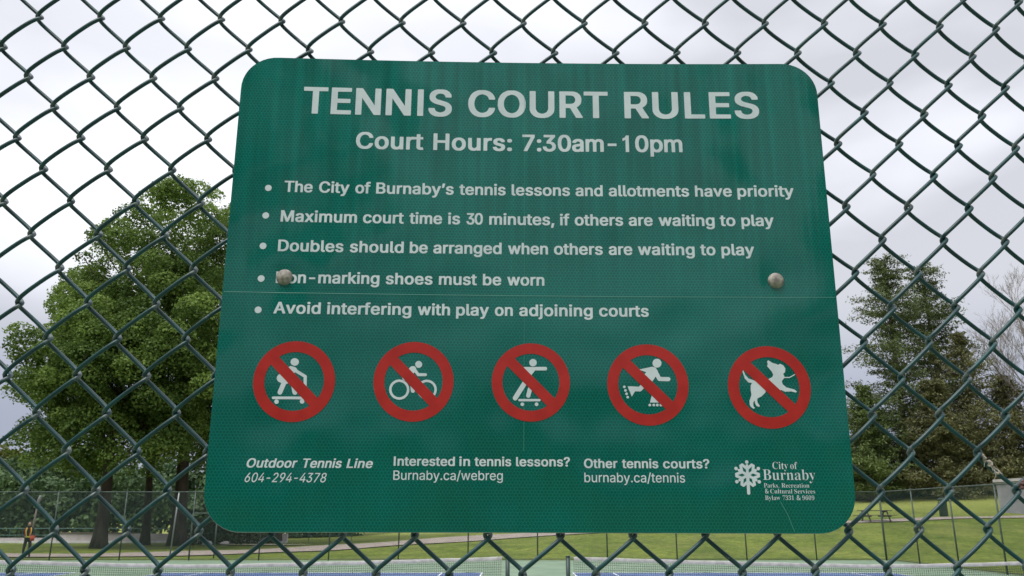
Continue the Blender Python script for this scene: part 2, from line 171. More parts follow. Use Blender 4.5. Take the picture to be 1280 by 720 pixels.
  '&': (492, '171,-9 111,3 86,16 60,39 46,61 38,81 33,111 33,139 41,176 56,205 86,235 131,268 96,316 80,354 78,394 83,421 93,441 109,460 141,479 189,490 219,490 264,479 289,465 309,441 322,404 322,366 307,324 274,288 233,259 233,254 354,140 367,156 379,181 399,241 461,241 459,221 439,164 422,129 399,96 492,1 486,-3 409,-2 351,50 309,21 256,-2 201,-10/180,49 219,50 251,58 281,73 307,94 174,223 141,202 114,175 101,141 100,119 108,91 131,65 154,53/188,299 215,314 242,339 254,359 260,379 257,399 249,415 231,429 216,435 189,435 166,427 154,417 143,396 140,381 146,355 164,325'),
  ',': (180, '41,-84 40,-76 70,71 76,75 114,75 117,69 114,51 69,-69 61,-84'),
  '0': (375, '181,-4 141,3 109,18 88,36 71,59 56,89 40,146 33,211 33,271 40,336 51,379 63,409 85,441 109,462 141,477 166,482 209,482 246,472 272,456 294,435 314,401 329,359 340,304 342,204 329,121 317,86 291,43 272,24 246,8 211,-2/168,36 206,36 219,41 230,51 244,79 255,139 257,309 250,376 242,409 232,426 221,437 204,445 164,442 144,425 131,396 120,336 117,179 123,124 138,64 156,43'),
  '1': (375, '79,3 75,9 77,31 144,36 156,45 162,61 165,411 159,417 146,416 106,373 89,358 71,350 61,351 50,359 43,369 38,391 104,421 186,479 241,480 245,474 245,61 251,45 264,36 331,31 332,6 326,3'),
  '3': (375, '154,-4 101,3 55,24 33,51 30,89 46,112 64,119 73,84 84,68 111,46 141,38 176,38 206,46 224,58 237,74 250,111 250,154 247,169 232,194 217,209 194,222 156,230 109,230 105,236 107,264 171,268 191,276 214,295 232,336 235,381 232,399 221,425 201,442 184,448 141,444 126,435 116,419 105,389 102,349 91,345 69,351 45,366 35,389 35,414 53,446 89,469 141,482 201,482 246,472 276,457 297,439 312,414 317,391 317,361 302,319 265,281 217,256 279,232 310,209 329,176 335,149 335,124 322,74 307,51 287,31 234,6 196,-2'),
  '6': (375, '191,-4 161,1 124,16 90,44 76,64 56,106 45,149 40,196 43,276 61,356 81,399 100,426 125,451 161,472 201,482 249,482 281,474 315,454 330,424 326,393 304,371 273,364 259,424 244,442 224,450 209,450 179,442 156,422 136,386 123,341 115,274 119,268 131,268 176,287 214,292 241,289 279,277 306,256 331,217 340,186 342,141 337,106 327,76 309,45 290,26 246,3/182,36 211,35 234,45 254,73 262,106 265,166 254,216 236,242 211,255 161,252 128,234 115,219 118,156 133,89 150,59 166,43'),
  '7': (375, '126,3 124,9 298,406 291,410 111,410 91,407 81,402 68,386 59,342 44,340 40,346 43,474 49,478 339,477 343,471 339,436 162,9 156,3'),
  '9': (375, '146,-4 104,3 69,25 59,39 53,59 57,89 64,97 69,97 95,54 126,36 164,33 184,36 199,43 232,81 244,114 257,181 259,226 254,230 241,229 206,201 166,188 144,188 99,201 64,228 46,256 35,294 33,324 35,356 43,389 56,416 86,452 114,469 141,479 196,482 234,472 270,451 285,436 307,404 324,359 332,319 335,224 322,144 304,96 280,56 252,29 216,8 179,-2/170,231 199,230 229,241 244,253 260,279 257,341 247,389 230,421 216,434 199,442 161,442 146,435 124,409 113,366 110,324 118,274 136,245 151,236'),
  'B': (443, '29,3 25,6 27,14 56,21 71,31 79,44 85,69 85,384 82,404 72,424 56,437 27,441 26,451 249,452 286,447 324,437 362,414 377,394 385,369 385,331 377,309 370,296 349,276 326,263 286,252 282,246 334,229 359,217 379,203 397,179 407,149 407,111 397,76 380,51 354,31 329,18 279,5/195,24 249,23 271,31 294,51 307,81 310,151 304,179 294,199 281,213 256,227 229,233 179,232 173,229 173,51 180,34/176,251 221,250 246,256 269,268 287,294 295,329 292,381 281,410 266,425 254,432 209,437 189,433 176,421 173,406 173,259'),
  'C': (468, '231,-7 186,3 131,31 100,56 63,109 43,166 36,226 43,291 58,336 89,385 114,410 154,437 199,454 241,462 271,462 311,454 376,432 409,436 426,450 426,323 394,377 364,410 326,434 291,445 244,445 204,432 171,400 151,359 135,279 135,179 140,146 153,101 166,76 190,49 214,33 246,23 274,20 311,23 334,28 376,48 409,73 428,94 436,89 422,69 396,43 356,16 334,6 294,-5'),
  'P': (418, '29,3 25,6 27,14 56,21 72,31 85,66 85,389 82,406 71,425 51,437 27,441 26,451 249,453 279,450 324,439 359,420 388,384 400,336 394,296 375,259 346,233 304,216 254,208 181,208 173,204 173,64 176,46 193,24 231,14 231,4/176,229 229,228 259,236 285,256 294,274 302,314 300,366 287,404 261,427 244,432 194,432 176,419 173,406 173,236'),
  'R': (473, '29,3 25,6 27,14 56,21 72,31 85,66 85,389 82,406 71,425 51,437 27,441 26,451 246,453 274,450 331,437 359,424 379,409 394,389 405,361 407,331 402,299 392,279 374,258 341,238 309,227 307,221 421,50 448,21 468,14 469,4 346,4 211,212 181,215 176,214 173,206 175,49 191,25 231,14 231,4/176,231 209,230 259,238 281,250 304,281 312,311 309,376 292,409 269,427 249,432 199,432 184,427 176,416 173,401 173,239'),
  'S': (390, '176,-7 94,15 71,14 54,3 54,143 73,94 98,54 131,26 174,13 219,13 241,18 261,30 282,56 287,74 287,106 269,137 252,151 134,213 88,251 68,284 60,314 60,351 66,376 81,409 101,432 119,444 154,459 204,462 289,443 314,443 329,455 329,340 296,395 267,424 226,444 179,448 154,442 138,434 123,419 111,394 110,369 116,351 135,329 156,313 259,264 299,240 329,209 342,184 347,161 350,124 342,84 329,59 312,36 289,18 249,1 206,-7'),
  'a': (344, '249,-7 223,4 209,31 204,35 189,34 156,11 111,-5 84,-5 66,1 51,10 41,24 33,41 30,71 36,95 52,119 99,149 154,172 201,186 210,194 210,239 204,269 190,289 166,297 124,297 104,290 96,281 95,271 112,241 109,214 102,204 86,196 71,195 59,200 46,219 43,244 56,275 79,294 126,312 186,315 236,302 257,289 267,276 279,246 282,229 283,49 291,33 314,32 317,29 304,13 289,3 261,-7/142,31 159,30 176,36 191,45 209,64 210,164 206,172 181,169 151,157 129,139 113,114 107,84 111,59 121,40'),
  'b': (361, '186,-7 159,1 111,30 96,29 59,1 53,1 52,411 44,432 19,443 21,452 126,451 128,286 131,279 146,278 184,307 211,315 231,315 259,307 279,295 301,272 319,239 330,199 332,154 324,106 307,64 281,30 251,8 214,-5/160,14 204,13 224,23 242,49 252,94 255,189 247,236 233,264 221,274 201,282 169,282 154,277 133,256 128,239 128,64 136,34 144,23'),
  'c': (294, '146,-7 124,-2 93,14 70,34 51,61 33,111 30,174 36,201 48,234 68,264 86,282 134,309 156,315 196,315 234,302 255,284 267,254 264,229 257,216 249,211 236,208 221,212 208,231 205,251 207,276 199,292 181,300 164,300 135,291 116,269 103,216 103,156 111,114 121,86 133,69 153,49 169,41 191,35 216,35 239,41 269,59 271,56 251,33 216,8 179,-5'),
  'e': (301, '144,-7 121,-2 91,13 73,29 56,51 43,76 33,114 30,181 46,236 64,267 83,286 101,299 131,312 171,315 211,302 244,274 254,259 267,226 272,196 272,171 266,167 111,167 108,161 108,139 118,94 141,58 161,46 181,40 229,43 252,56 269,72 273,71 255,44 216,11 166,-7/108,191 204,190 211,193 212,224 207,264 199,284 191,292 171,300 154,300 136,294 123,281 108,239 105,199'),
  'f': (214, '29,3 25,6 26,13 51,23 59,33 62,46 62,271 56,280 27,281 25,304 29,307 56,308 62,311 66,386 78,416 94,435 121,452 149,460 181,462 214,454 240,436 252,414 252,384 236,363 224,359 214,361 198,374 195,399 207,431 199,444 164,445 154,442 143,429 138,406 138,311 144,308 189,307 192,301 191,281 144,280 138,274 138,51 143,31 151,23 166,16 184,14 190,6 184,3'),
  'i': (198, '31,3 28,6 29,13 49,20 57,29 62,44 62,264 55,286 49,292 32,296 30,304 36,307 134,307 137,301 138,51 144,28 154,18 168,14 170,6 164,3/96,366 79,373 68,384 60,406 60,419 66,436 76,450 94,459 104,460 126,449 134,439 140,424 140,401 134,386 121,373 106,366'),
  'k': (359, '31,3 28,6 29,13 49,20 57,29 62,44 62,409 55,431 44,439 33,441 30,449 36,453 134,452 137,446 138,171 144,168 159,170 247,259 252,271 252,284 244,292 217,296 217,306 333,306 333,296 306,289 281,275 214,209 331,40 346,23 364,13 365,6 359,3 222,4 222,11 239,16 247,24 250,31 247,41 175,144 156,148 149,145 138,131 138,46 144,28 154,18 168,14 169,4'),
  'l': (200, '31,3 28,6 29,13 49,20 57,29 62,44 62,409 55,431 34,442 30,449 36,453 134,452 137,446 138,51 144,28 154,18 168,14 170,6 164,3'),
  'n': (381, '31,3 28,6 29,13 50,21 58,31 62,46 62,264 56,282 46,292 33,296 31,306 134,307 137,304 138,271 144,265 157,266 191,299 234,315 254,315 274,309 299,291 314,261 320,234 320,46 326,28 336,18 351,14 351,4 214,4 216,14 226,16 237,26 245,44 245,234 242,251 231,267 201,275 169,267 148,249 138,234 138,44 146,23 168,14 169,4'),
  'o': (336, '156,-7 124,1 91,18 70,36 51,64 30,126 30,184 41,224 53,249 84,285 129,309 154,315 184,315 214,307 239,294 261,277 274,261 299,211 307,169 307,139 299,96 289,71 274,45 252,24 234,11 204,-2 179,-7/147,11 186,10 205,19 219,39 227,74 230,191 222,256 212,281 202,291 189,299 174,302 146,299 126,285 116,264 108,211 107,99 113,56 126,25'),
  'r': (287, '31,3 28,6 29,13 50,21 58,31 62,46 62,266 55,286 49,292 32,296 31,306 131,307 135,301 136,254 149,250 156,252 166,270 186,292 214,309 241,315 262,306 273,294 280,269 277,249 264,231 249,225 236,228 206,259 179,262 156,249 143,224 140,209 140,41 151,23 186,14 186,4'),
  's': (288, '144,-7 89,10 59,10 46,4 46,85 66,50 88,29 121,13 161,13 181,21 197,36 202,56 199,74 187,91 174,102 99,141 63,171 48,206 51,249 58,269 71,287 89,302 111,312 154,315 204,302 224,303 234,307 234,240 201,282 171,297 124,297 105,284 96,269 96,249 116,223 199,179 229,155 239,139 247,109 244,66 239,49 227,29 196,3 159,-7'),
  't': (228, '119,-7 96,-2 80,6 63,34 57,66 57,274 54,279 32,281 30,294 33,301 85,354 134,412 136,311 141,308 194,307 197,301 197,284 194,280 141,280 135,274 135,64 141,48 154,38 179,38 201,49 202,46 186,23 162,4'),
  'u': (375, '121,-7 101,-2 81,10 71,24 61,49 55,86 55,266 47,284 39,292 26,296 24,306 131,306 133,64 138,49 149,38 164,33 186,33 216,43 235,61 238,69 237,266 228,286 216,294 204,296 200,304 206,307 311,306 315,51 328,34 349,26 349,17 291,10 241,-1 238,1 237,36 221,40 194,15 175,4 136,-7'),
  'v': (306, '151,-2 42,264 26,287 9,297 8,304 11,307 154,306 153,299 134,294 123,286 120,269 173,126 181,122 197,126 250,264 247,284 239,292 214,299 214,306 289,307 295,304 292,296 280,291 266,277 251,246'),
  'w': (434, '131,-1 24,271 15,286 1,296 1,306 126,306 126,297 114,292 106,284 105,266 156,129 169,125 176,128 182,139 220,234 202,286 179,299 179,306 311,306 311,297 293,289 285,271 323,149 328,141 334,140 344,141 349,148 397,274 391,287 369,297 366,306 433,306 434,299 419,290 408,274 299,1 293,6 234,194 221,198 214,195 208,186'),
  'y': (300, '46,-137 25,-129 8,-109 3,-81 11,-58 31,-43 47,-46 62,-61 68,-96 74,-100 99,-99 117,-84 130,-66 142,-39 150,-4 44,256 25,289 6,297 6,306 151,306 151,296 128,291 121,284 118,274 173,124 189,120 194,121 199,129 247,264 245,284 231,294 214,296 214,306 288,306 289,297 268,281 253,254 129,-79 114,-105 94,-124 74,-134'),
 },
}
PICTOGRAMS = {
 'skater': '-2309,-801 -2315,-802 -2323,-805 -2334,-813 -2339,-819 -2343,-829 -2343,-842 -2341,-850 -2336,-859 -2330,-865 -2323,-870 -2311,-875 -2299,-876 -2291,-875 -2282,-871 -2274,-865 -2267,-856 -2264,-849 -2263,-838 -2265,-827 -2269,-820 -2278,-811 -2286,-806 -2296,-802/-2340,-878 -2369,-893 -2431,-956 -2443,-960 -2453,-967 -2462,-981 -2465,-994 -2465,-998 -2463,-1008 -2456,-1022 -2446,-1032 -2431,-1040 -2420,-1043 -2418,-1044 -2447,-1129 -2447,-1137 -2445,-1144 -2442,-1149 -2436,-1154 -2432,-1156 -2425,-1158 -2421,-1158 -2413,-1155 -2407,-1149 -2403,-1142 -2372,-1055 -2370,-1053 -2358,-1050 -2347,-1042 -2338,-1030 -2336,-1017 -2336,-1005 -2343,-988 -2297,-943 -2290,-941 -2286,-943 -2208,-988 -2206,-1032 -2206,-1036 -2204,-1067 -2203,-1071 -2198,-1078 -2190,-1081 -2182,-1079 -2178,-1075 -2175,-1071 -2174,-1065 -2178,-980 -2180,-974 -2182,-969 -2190,-964 -2269,-918 -2276,-910 -2281,-901 -2295,-890/-2306,-1030 -2312,-1031 -2321,-1038 -2324,-1042 -2326,-1049 -2325,-1057 -2305,-1138 -2302,-1145 -2297,-1150 -2293,-1154 -2287,-1156 -2279,-1157 -2270,-1155 -2266,-1152 -2262,-1146 -2259,-1138 -2260,-1127 -2279,-1051 -2282,-1042 -2289,-1035 -2295,-1031/-2488,-1175 -2491,-1176 -2496,-1180 -2498,-1185 -2498,-1189 -2496,-1194 -2493,-1197 -2489,-1200 -2485,-1201 -2249,-1200 -2244,-1201 -2220,-1201 -2220,-1202 -2227,-1208 -2229,-1214 -2230,-1217 -2229,-1225 -2225,-1233 -2220,-1238 -2215,-1240 -2208,-1242 -2204,-1242 -2196,-1239 -2191,-1235 -2187,-1227 -2186,-1221 -2188,-1214 -2192,-1206 -2198,-1201 -2165,-1200 -2159,-1196 -2156,-1191 -2155,-1187 -2156,-1182 -2160,-1177 -2169,-1173/-2455,-1203 -2464,-1206 -2469,-1212 -2472,-1221 -2472,-1228 -2467,-1236 -2461,-1242 -2455,-1245 -2447,-1246 -2439,-1243 -2434,-1239 -2429,-1230 -2429,-1224 -2430,-1218 -2437,-1208 -2446,-1204 -2450,-1202',
 'cyclist': '-1106,-817 -1112,-818 -1118,-821 -1128,-828 -1133,-835 -1136,-842 -1136,-854 -1133,-865 -1125,-876 -1118,-881 -1110,-885 -1099,-886 -1088,-883 -1077,-875 -1072,-868 -1069,-860 -1068,-849 -1072,-837 -1080,-826 -1087,-821 -1094,-818/-1162,-868 -1173,-871 -1181,-877 -1248,-952 -1257,-966 -1260,-977 -1258,-988 -1253,-999 -1244,-1006 -1235,-1011 -1224,-1012 -1212,-1008 -1204,-1002 -1196,-994 -1139,-929 -1136,-932 -1116,-961 -1109,-966 -1104,-967 -1031,-966 -1027,-965 -1020,-959 -1018,-954 -1019,-949 -1021,-944 -1028,-939 -1033,-938 -1097,-938 -1126,-897 -1127,-889 -1132,-880 -1141,-872 -1150,-868/-1289,-1000 -1312,-1004 -1334,-1014 -1356,-1031 -1370,-1051 -1377,-1071 -1379,-1078 -1381,-1101 -1376,-1125 -1366,-1148 -1348,-1170 -1328,-1184 -1308,-1192 -1301,-1194 -1278,-1197 -1254,-1193 -1231,-1184 -1210,-1166 -1196,-1147 -1188,-1126 -1186,-1120 -1185,-1097 -1189,-1072 -1199,-1049 -1218,-1027 -1237,-1013 -1258,-1004 -1265,-1003 -1284,-1000/-1021,-1000 -1044,-1004 -1062,-1012 -1068,-1014 -1086,-1029 -1100,-1048 -1106,-1063 -1110,-1076 -1112,-1099 -1107,-1123 -1099,-1142 -1096,-1147 -1081,-1165 -1062,-1180 -1047,-1186 -1034,-1191 -1011,-1193 -987,-1190 -968,-1182 -963,-1179 -945,-1164 -931,-1146 -925,-1130 -921,-1118 -919,-1095 -923,-1070 -931,-1052 -934,-1046 -949,-1028 -968,-1013 -992,-1003 -1016,-1000/-1289,-1024 -1283,-1024 -1265,-1027 -1247,-1034 -1233,-1045 -1222,-1058 -1218,-1064 -1212,-1078 -1208,-1097 -1210,-1117 -1214,-1127 -1217,-1136 -1228,-1151 -1243,-1162 -1252,-1167 -1261,-1170 -1279,-1173 -1299,-1171 -1308,-1167 -1318,-1163 -1333,-1152 -1345,-1137 -1350,-1128 -1354,-1118 -1357,-1101 -1355,-1079 -1348,-1062 -1338,-1047 -1325,-1037 -1319,-1033 -1305,-1027/-1021,-1024 -1015,-1024 -997,-1026 -981,-1033 -966,-1044 -952,-1062 -946,-1076 -942,-1095 -945,-1116 -951,-1132 -962,-1147 -979,-1161 -993,-1167 -1012,-1170 -1033,-1167 -1049,-1160 -1065,-1149 -1078,-1132 -1085,-1117 -1088,-1099 -1086,-1077 -1080,-1061 -1069,-1047 -1052,-1033 -1037,-1027/-1159,-1031 -1164,-1032 -1169,-1034 -1175,-1040 -1178,-1047 -1178,-1057 -1172,-1103 -1169,-1117 -1165,-1123 -1159,-1127 -1149,-1129 -1144,-1128 -1138,-1125 -1133,-1120 -1130,-1114 -1130,-1103 -1135,-1056 -1138,-1043 -1143,-1037 -1149,-1033 -1156,-1031',
 'boarder': '14,-790 7,-790 1,-793 -11,-802 -15,-808 -19,-817 -20,-831 -15,-846 -8,-854 -3,-858 7,-862 19,-863 33,-859 43,-852 48,-844 51,-838 53,-826 52,-817 49,-808 42,-800 35,-794 28,-791 19,-789/-65,-869 -73,-871 -93,-870 -92,-872 -80,-883 -80,-889 -78,-895 -74,-900 -69,-902 -58,-904 -4,-955 37,-903 139,-902 144,-901 149,-898 153,-893 154,-889 154,-881 152,-874 146,-869 139,-867/-70,-1008 -78,-1010 -83,-1013 -88,-1018 -176,-1159 -181,-1169 -181,-1177 -176,-1188 -169,-1195 -159,-1198 -151,-1196 -143,-1192 -137,-1186 -49,-1045 -46,-1037 -45,-1028 -48,-1019 -52,-1014 -58,-1010 -62,-1008/-16,-1063 -20,-1064 -27,-1068 -30,-1072 -34,-1079 -51,-1146 -51,-1154 -49,-1159 -46,-1163 -40,-1168 -32,-1170 -24,-1169 -18,-1167 -14,-1162 -11,-1157 7,-1090 7,-1082 6,-1075 1,-1069 -7,-1064/-118,-1182 -122,-1184 -126,-1187 -127,-1191 -127,-1195 -126,-1200 -124,-1202 -117,-1205 79,-1204 83,-1202 87,-1199 89,-1193 87,-1186 84,-1183 79,-1181/-91,-1216 -97,-1217 -102,-1222 -106,-1229 -106,-1237 -104,-1242 -100,-1247 -91,-1251 -86,-1251 -79,-1248 -74,-1244 -71,-1239 -70,-1233 -73,-1224 -78,-1219 -85,-1216/47,-1215 42,-1217 36,-1221 32,-1229 32,-1236 34,-1241 38,-1247 47,-1250 52,-1251 60,-1248 65,-1243 67,-1238 68,-1232 65,-1223 61,-1218 53,-1215',
 'rollerskater': '1234,-782 1224,-784 1216,-787 1203,-797 1198,-804 1194,-813 1191,-828 1193,-840 1196,-847 1205,-859 1212,-865 1220,-868 1236,-870 1247,-868 1255,-865 1267,-855 1273,-848 1277,-839 1280,-823 1278,-812 1275,-805 1266,-792 1259,-787 1250,-783 1239,-781/1188,-860 1066,-887 1058,-889 1056,-890 1126,-915 1126,-916 1105,-940 1105,-942 1180,-1002 1184,-1004 1186,-1003 1217,-957 1219,-959 1236,-992 1239,-996 1246,-1000 1251,-1001 1272,-1001 1277,-1002 1342,-1003 1349,-1001 1358,-993 1361,-985 1361,-980 1360,-974 1355,-967 1349,-963 1342,-962 1278,-962 1266,-960 1241,-910 1240,-908 1241,-903 1222,-872 1219,-870/1102,-1010 1096,-1012 1088,-1017 1050,-1057 1030,-1057 981,-1054 940,-1054 940,-1057 948,-1077 950,-1086 955,-1094 977,-1152 979,-1152 1011,-1103 1013,-1102 1022,-1102 1059,-1104 1068,-1101 1077,-1094 1120,-1049 1125,-1042 1127,-1034 1126,-1026 1124,-1020 1118,-1014 1112,-1011/905,-1047 901,-1049 897,-1053 895,-1057 895,-1062 897,-1066 900,-1070 905,-1072 909,-1072 914,-1070 918,-1066 920,-1062 920,-1057 918,-1052 915,-1049 910,-1047/915,-1082 911,-1084 907,-1087 905,-1092 905,-1096 906,-1101 910,-1105 915,-1107 919,-1107 924,-1105 928,-1101 930,-1096 930,-1092 928,-1087 925,-1083 920,-1081/925,-1114 921,-1116 917,-1120 915,-1125 915,-1129 916,-1134 920,-1138 925,-1140 929,-1140 934,-1138 938,-1134 940,-1129 940,-1124 938,-1120 935,-1116 930,-1114/1176,-1130 1152,-1211 1252,-1211 1251,-1209 1194,-1147 1178,-1130/935,-1147 931,-1149 927,-1153 925,-1157 925,-1162 926,-1166 930,-1170 935,-1172 939,-1172 944,-1170 948,-1166 950,-1162 950,-1157 948,-1153 945,-1149 940,-1147/1147,-1222 1141,-1226 1139,-1228 1137,-1233 1136,-1237 1138,-1242 1143,-1246 1147,-1248 1152,-1248 1157,-1246 1161,-1242 1164,-1237 1164,-1233 1162,-1228 1157,-1223 1153,-1221/1186,-1222 1179,-1225 1177,-1228 1175,-1233 1175,-1237 1177,-1242 1181,-1246 1186,-1248 1190,-1248 1195,-1246 1200,-1242 1202,-1237 1202,-1232 1200,-1228 1196,-1223 1191,-1221/1220,-1221 1214,-1225 1212,-1228 1210,-1232 1209,-1237 1211,-1242 1215,-1246 1220,-1248 1225,-1248 1230,-1246 1234,-1242 1236,-1237 1237,-1232 1235,-1228 1230,-1223 1226,-1221/1255,-1221 1248,-1225 1246,-1228 1244,-1232 1244,-1237 1246,-1242 1250,-1246 1255,-1248 1259,-1248 1264,-1246 1269,-1242 1271,-1237 1271,-1232 1269,-1227 1265,-1223 1260,-1221',
 'dog': '2330,-793 2317,-805 2323,-831 2314,-852 2355,-904 2368,-936 2358,-959 2315,-980 2314,-981 2314,-982 2420,-1095 2434,-1084 2470,-1102 2530,-1099 2574,-1110 2578,-1110 2585,-1100 2585,-1099 2562,-1080 2487,-1060 2455,-1032 2452,-1028 2447,-997 2474,-968 2526,-967 2578,-939 2581,-935 2580,-932 2577,-930 2574,-931 2525,-958 2475,-958 2475,-950 2465,-928 2484,-912 2491,-877 2474,-844 2445,-828 2421,-838 2400,-828 2369,-820/2077,-894 2068,-897 2068,-899 2088,-974 2121,-1012 2152,-1017 2154,-1019 2141,-1043 2138,-1089 2143,-1133 2119,-1193 2120,-1232 2130,-1250 2153,-1268 2168,-1260 2167,-1258 2155,-1246 2154,-1211 2156,-1207 2169,-1188 2170,-1189 2172,-1216 2185,-1241 2186,-1242 2210,-1250 2215,-1238 2198,-1212 2194,-1186 2200,-1168 2203,-1165 2239,-1148 2279,-1111 2281,-1106 2285,-1085 2198,-1000 2185,-995 2123,-973 2095,-939 2080,-894',
}
TEXT_LINES = [
 ('B', 0, 178.7, 30.561, [['TENNIS', -239.93, -83.7], ['COURT', -66.39, 82.15], ['RULES', 99.55, 242.4]]),
 ('B', 0, 140.27, 18.787, [['Court', -182.62, -112.49], ['Hours:', -102.08, -19.73], ['7:30am-10pm', -8.84, 159.25]]),
 ('B', 0, 91.04, 12.179, [['The', -252.85, -224.13], ['City', -217.64, -186.73], ['of', -180.62, -165.11], ['Burnaby’s', -159.39, -79.79], ['tennis', -74.02, -26.18], ['lessons', -19.98, 40.4], ['and', 46.19, 74.34], ['allotments', 80.56, 163.74], ['have', 169.93, 207.92], ['priority', 213.69, 271.69]]),
 ('B', 0, 59.11, 12.232, [['Maximum', -254.21, -177.43], ['court', -171.37, -130.02], ['time', -124.34, -90.96], ['is', -84.85, -72.6], ['30', -66.07, -49.32], ['minutes,', -42.78, 23.97], ['if', 29.71, 39.55], ['others', 44.88, 94.52], ['are', 100.27, 124.88], ['waiting', 131.03, 188.38], ['to', 193.69, 209.64], ['play', 215.77, 248.81]]),
 ('B', 0, 27.96, 12.096, [['Doubles', -254.73, -189.49], ['should', -183.09, -128.92], ['be', -122.88, -104.74], ['arranged', -99.09, -29.9], ['when', -23.41, 17.18], ['others', 23.28, 72.88], ['are', 78.98, 102.97], ['waiting', 108.66, 166.36], ['to', 172.04, 187.46], ['play', 193.54, 226.75]]),
 ('B', 0, -4.74, 11.85, [['Non-marking', -254.74, -152.05], ['shoes', -145.69, -99.03], ['must', -92.63, -54.58], ['be', -48.56, -30.09], ['worn', -24.07, 13.33]]),
 ('B', 0, -35.96, 11.801, [['Avoid', -254.46, -208.46], ['interfering', -202.2, -119.16], ['with', -112.84, -80.75], ['play', -74.8, -42.22], ['on', -36.25, -18.34], ['adjoining', -11.97, 61.41], ['courts', 67.8, 117.28]]),
 ('B', 0.2, -184.25, 8.578, [['Outdoor', -269.33, -221.77], ['Tennis', -217.59, -179.86], ['Line', -175.35, -150.53]]),
 ('R', 0.2, -197.53, 8.493, [['604-294-4378', -269.76, -193.72]]),
 ('B', 0, -182.04, 8.646, [['Interested', -130.99, -73.04], ['in', -68.86, -58.6], ['tennis', -54.42, -19.4], ['lessons?', -14.83, 36.66]]),
 ('R', 0, -195.0, 8.57, [['Burnaby.ca/webreg', -130.87, -27.33]]),
 ('B', 0, -183.42, 8.663, [['Other', 50.01, 82.07], ['tennis', 86.27, 120.98], ['courts?', 125.56, 169.76]]),
 ('R', 0, -196.53, 8.742, [['burnaby.ca/tennis', 50.16, 145.89]]),
 ('S', 0, -183.73, 6.486, [['City', 229.72, 244.44], ['of', 246.57, 253.24]]),
 ('S', 0, -193.88, 9.641, [['Burnaby', 220.04, 269.57]]),
 ('S', 0, -200.91, 3.981, [['Parks,', 220.3, 234.66], ['Recreation', 236.92, 263.09]]),
 ('S', 0, -206.27, 3.967, [['&', 221.06, 224.45], ['Cultural', 225.96, 246.69], ['Services', 248.57, 268.14]]),
 ('S', 0, -212.25, 3.952, [['Bylaw', 220.63, 234.94], ['7331', 237.19, 247.72], ['&', 250.35, 254.11], ['9609', 255.61, 266.87]]),
]

# ------------------------------------------------------------------ helpers
def tag(o, label=None, cat=None, group=None, kind=None):
    if label: o['label'] = label
    if cat: o['category'] = cat
    if group: o['group'] = group
    if kind: o['kind'] = kind
    return o
def empty(name, loc=(0, 0, 0), rz=0.0, label=None, cat=None, group=None):
    o = bpy.data.objects.new(name, None)
    o.location = loc; o.rotation_euler = (0, 0, rz); o.empty_display_size = 0.2
    C.objects.link(o)
    return tag(o, label, cat, group)
def link(name, me, m=None, parent=None, kind=None):
    o = bpy.data.objects.new(name, me)
    if m is not None and not me.materials: me.materials.append(m)
    C.objects.link(o)
    if parent is not None: o.parent = parent
    if kind: o['kind'] = kind
    return o
def np_mesh(name, verts, faces, smooth=False, attr=None):
    """verts (n,3); faces (m,k) array"""
    verts = np.asarray(verts, np.float32); faces = np.asarray(faces, np.int32)
    me = bpy.data.meshes.new(name)
    n, k = faces.shape
    me.vertices.add(len(verts)); me.vertices.foreach_set('co', verts.ravel())
    me.loops.add(n * k); me.loops.foreach_set('vertex_index', faces.ravel())
    me.polygons.add(n)
    me.polygons.foreach_set('loop_start', np.arange(0, n * k, k, dtype=np.int32))
    me.polygons.foreach_set('loop_total', np.full(n, k, np.int32))
    me.polygons.foreach_set('use_smooth', np.full(n, smooth, bool))
    if attr:
        for an, (dom, vals) in attr.items():
            a = me.attributes.new(an, 'FLOAT', dom); a.data.foreach_set('value', np.asarray(vals, np.float32))
    me.update(calc_edges=True)
    return me
class MB:
    """collects boxes, tubes and sheets into one mesh"""
    def __init__(self): self.v = []; self.f = []
    def add(self, vs, fs):
        b = len(self.v); self.v += [tuple(p) for p in vs]; self.f += [tuple(i + b for i in q) for q in fs]; return self
    def box(self, x0, x1, y0, y1, z0, z1, M=None):
        vs = [Vector((x, y, z)) for z in (z0, z1) for x, y in ((x0, y0), (x1, y0), (x1, y1), (x0, y1))]
        if M is not None: vs = [M @ p for p in vs]
        return self.add(vs, [(3, 2, 1, 0), (4, 5, 6, 7), (0, 1, 5, 4), (1, 2, 6, 5), (2, 3, 7, 6), (3, 0, 4, 7)])
    def tube(self, pts, rad, n=8, caps=True):
        pts = [Vector(p) for p in pts]
        if not hasattr(rad, '__len__'): rad = [rad] * len(pts)
        vs = []; fs = []
        ref = Vector((0, 0, 1))
        for i, p in enumerate(pts):
            t = (pts[min(i + 1, len(pts) - 1)] - pts[max(i - 1, 0)]).normalized()
            if i == 0:
                a = t.orthogonal().normalized()
            else:
                a = (a - t * a.dot(t)).normalized()
            b = t.cross(a)
            for k in range(n):
                q = 2 * math.pi * k / n
                vs.append(p + (a * math.cos(q) + b * math.sin(q)) * rad[i])
        for i in range(len(pts) - 1):
            for k in range(n):
                fs.append((i * n + k, i * n + (k + 1) % n, (i + 1) * n + (k + 1) % n, (i + 1) * n + k))
        if caps:
            fs.append(tuple(range(n - 1, -1, -1))); fs.append(tuple((len(pts) - 1) * n + k for k in range(n)))
        return self.add(vs, fs)
    def build(self, name, m, parent=None, smooth=False, kind=None):
        me = bpy.data.meshes.new(name); me.from_pydata([tuple(p) for p in self.v], [], self.f)
        if smooth:
            for p in me.polygons: p.use_smooth = True
        me.update()
        return link(name, me, m, parent, kind)
def bevel(o, w, seg=2):
    b = o.modifiers.new('bevel', 'BEVEL'); b.width = w; b.segments = seg; b.limit_method = 'ANGLE'
    return o

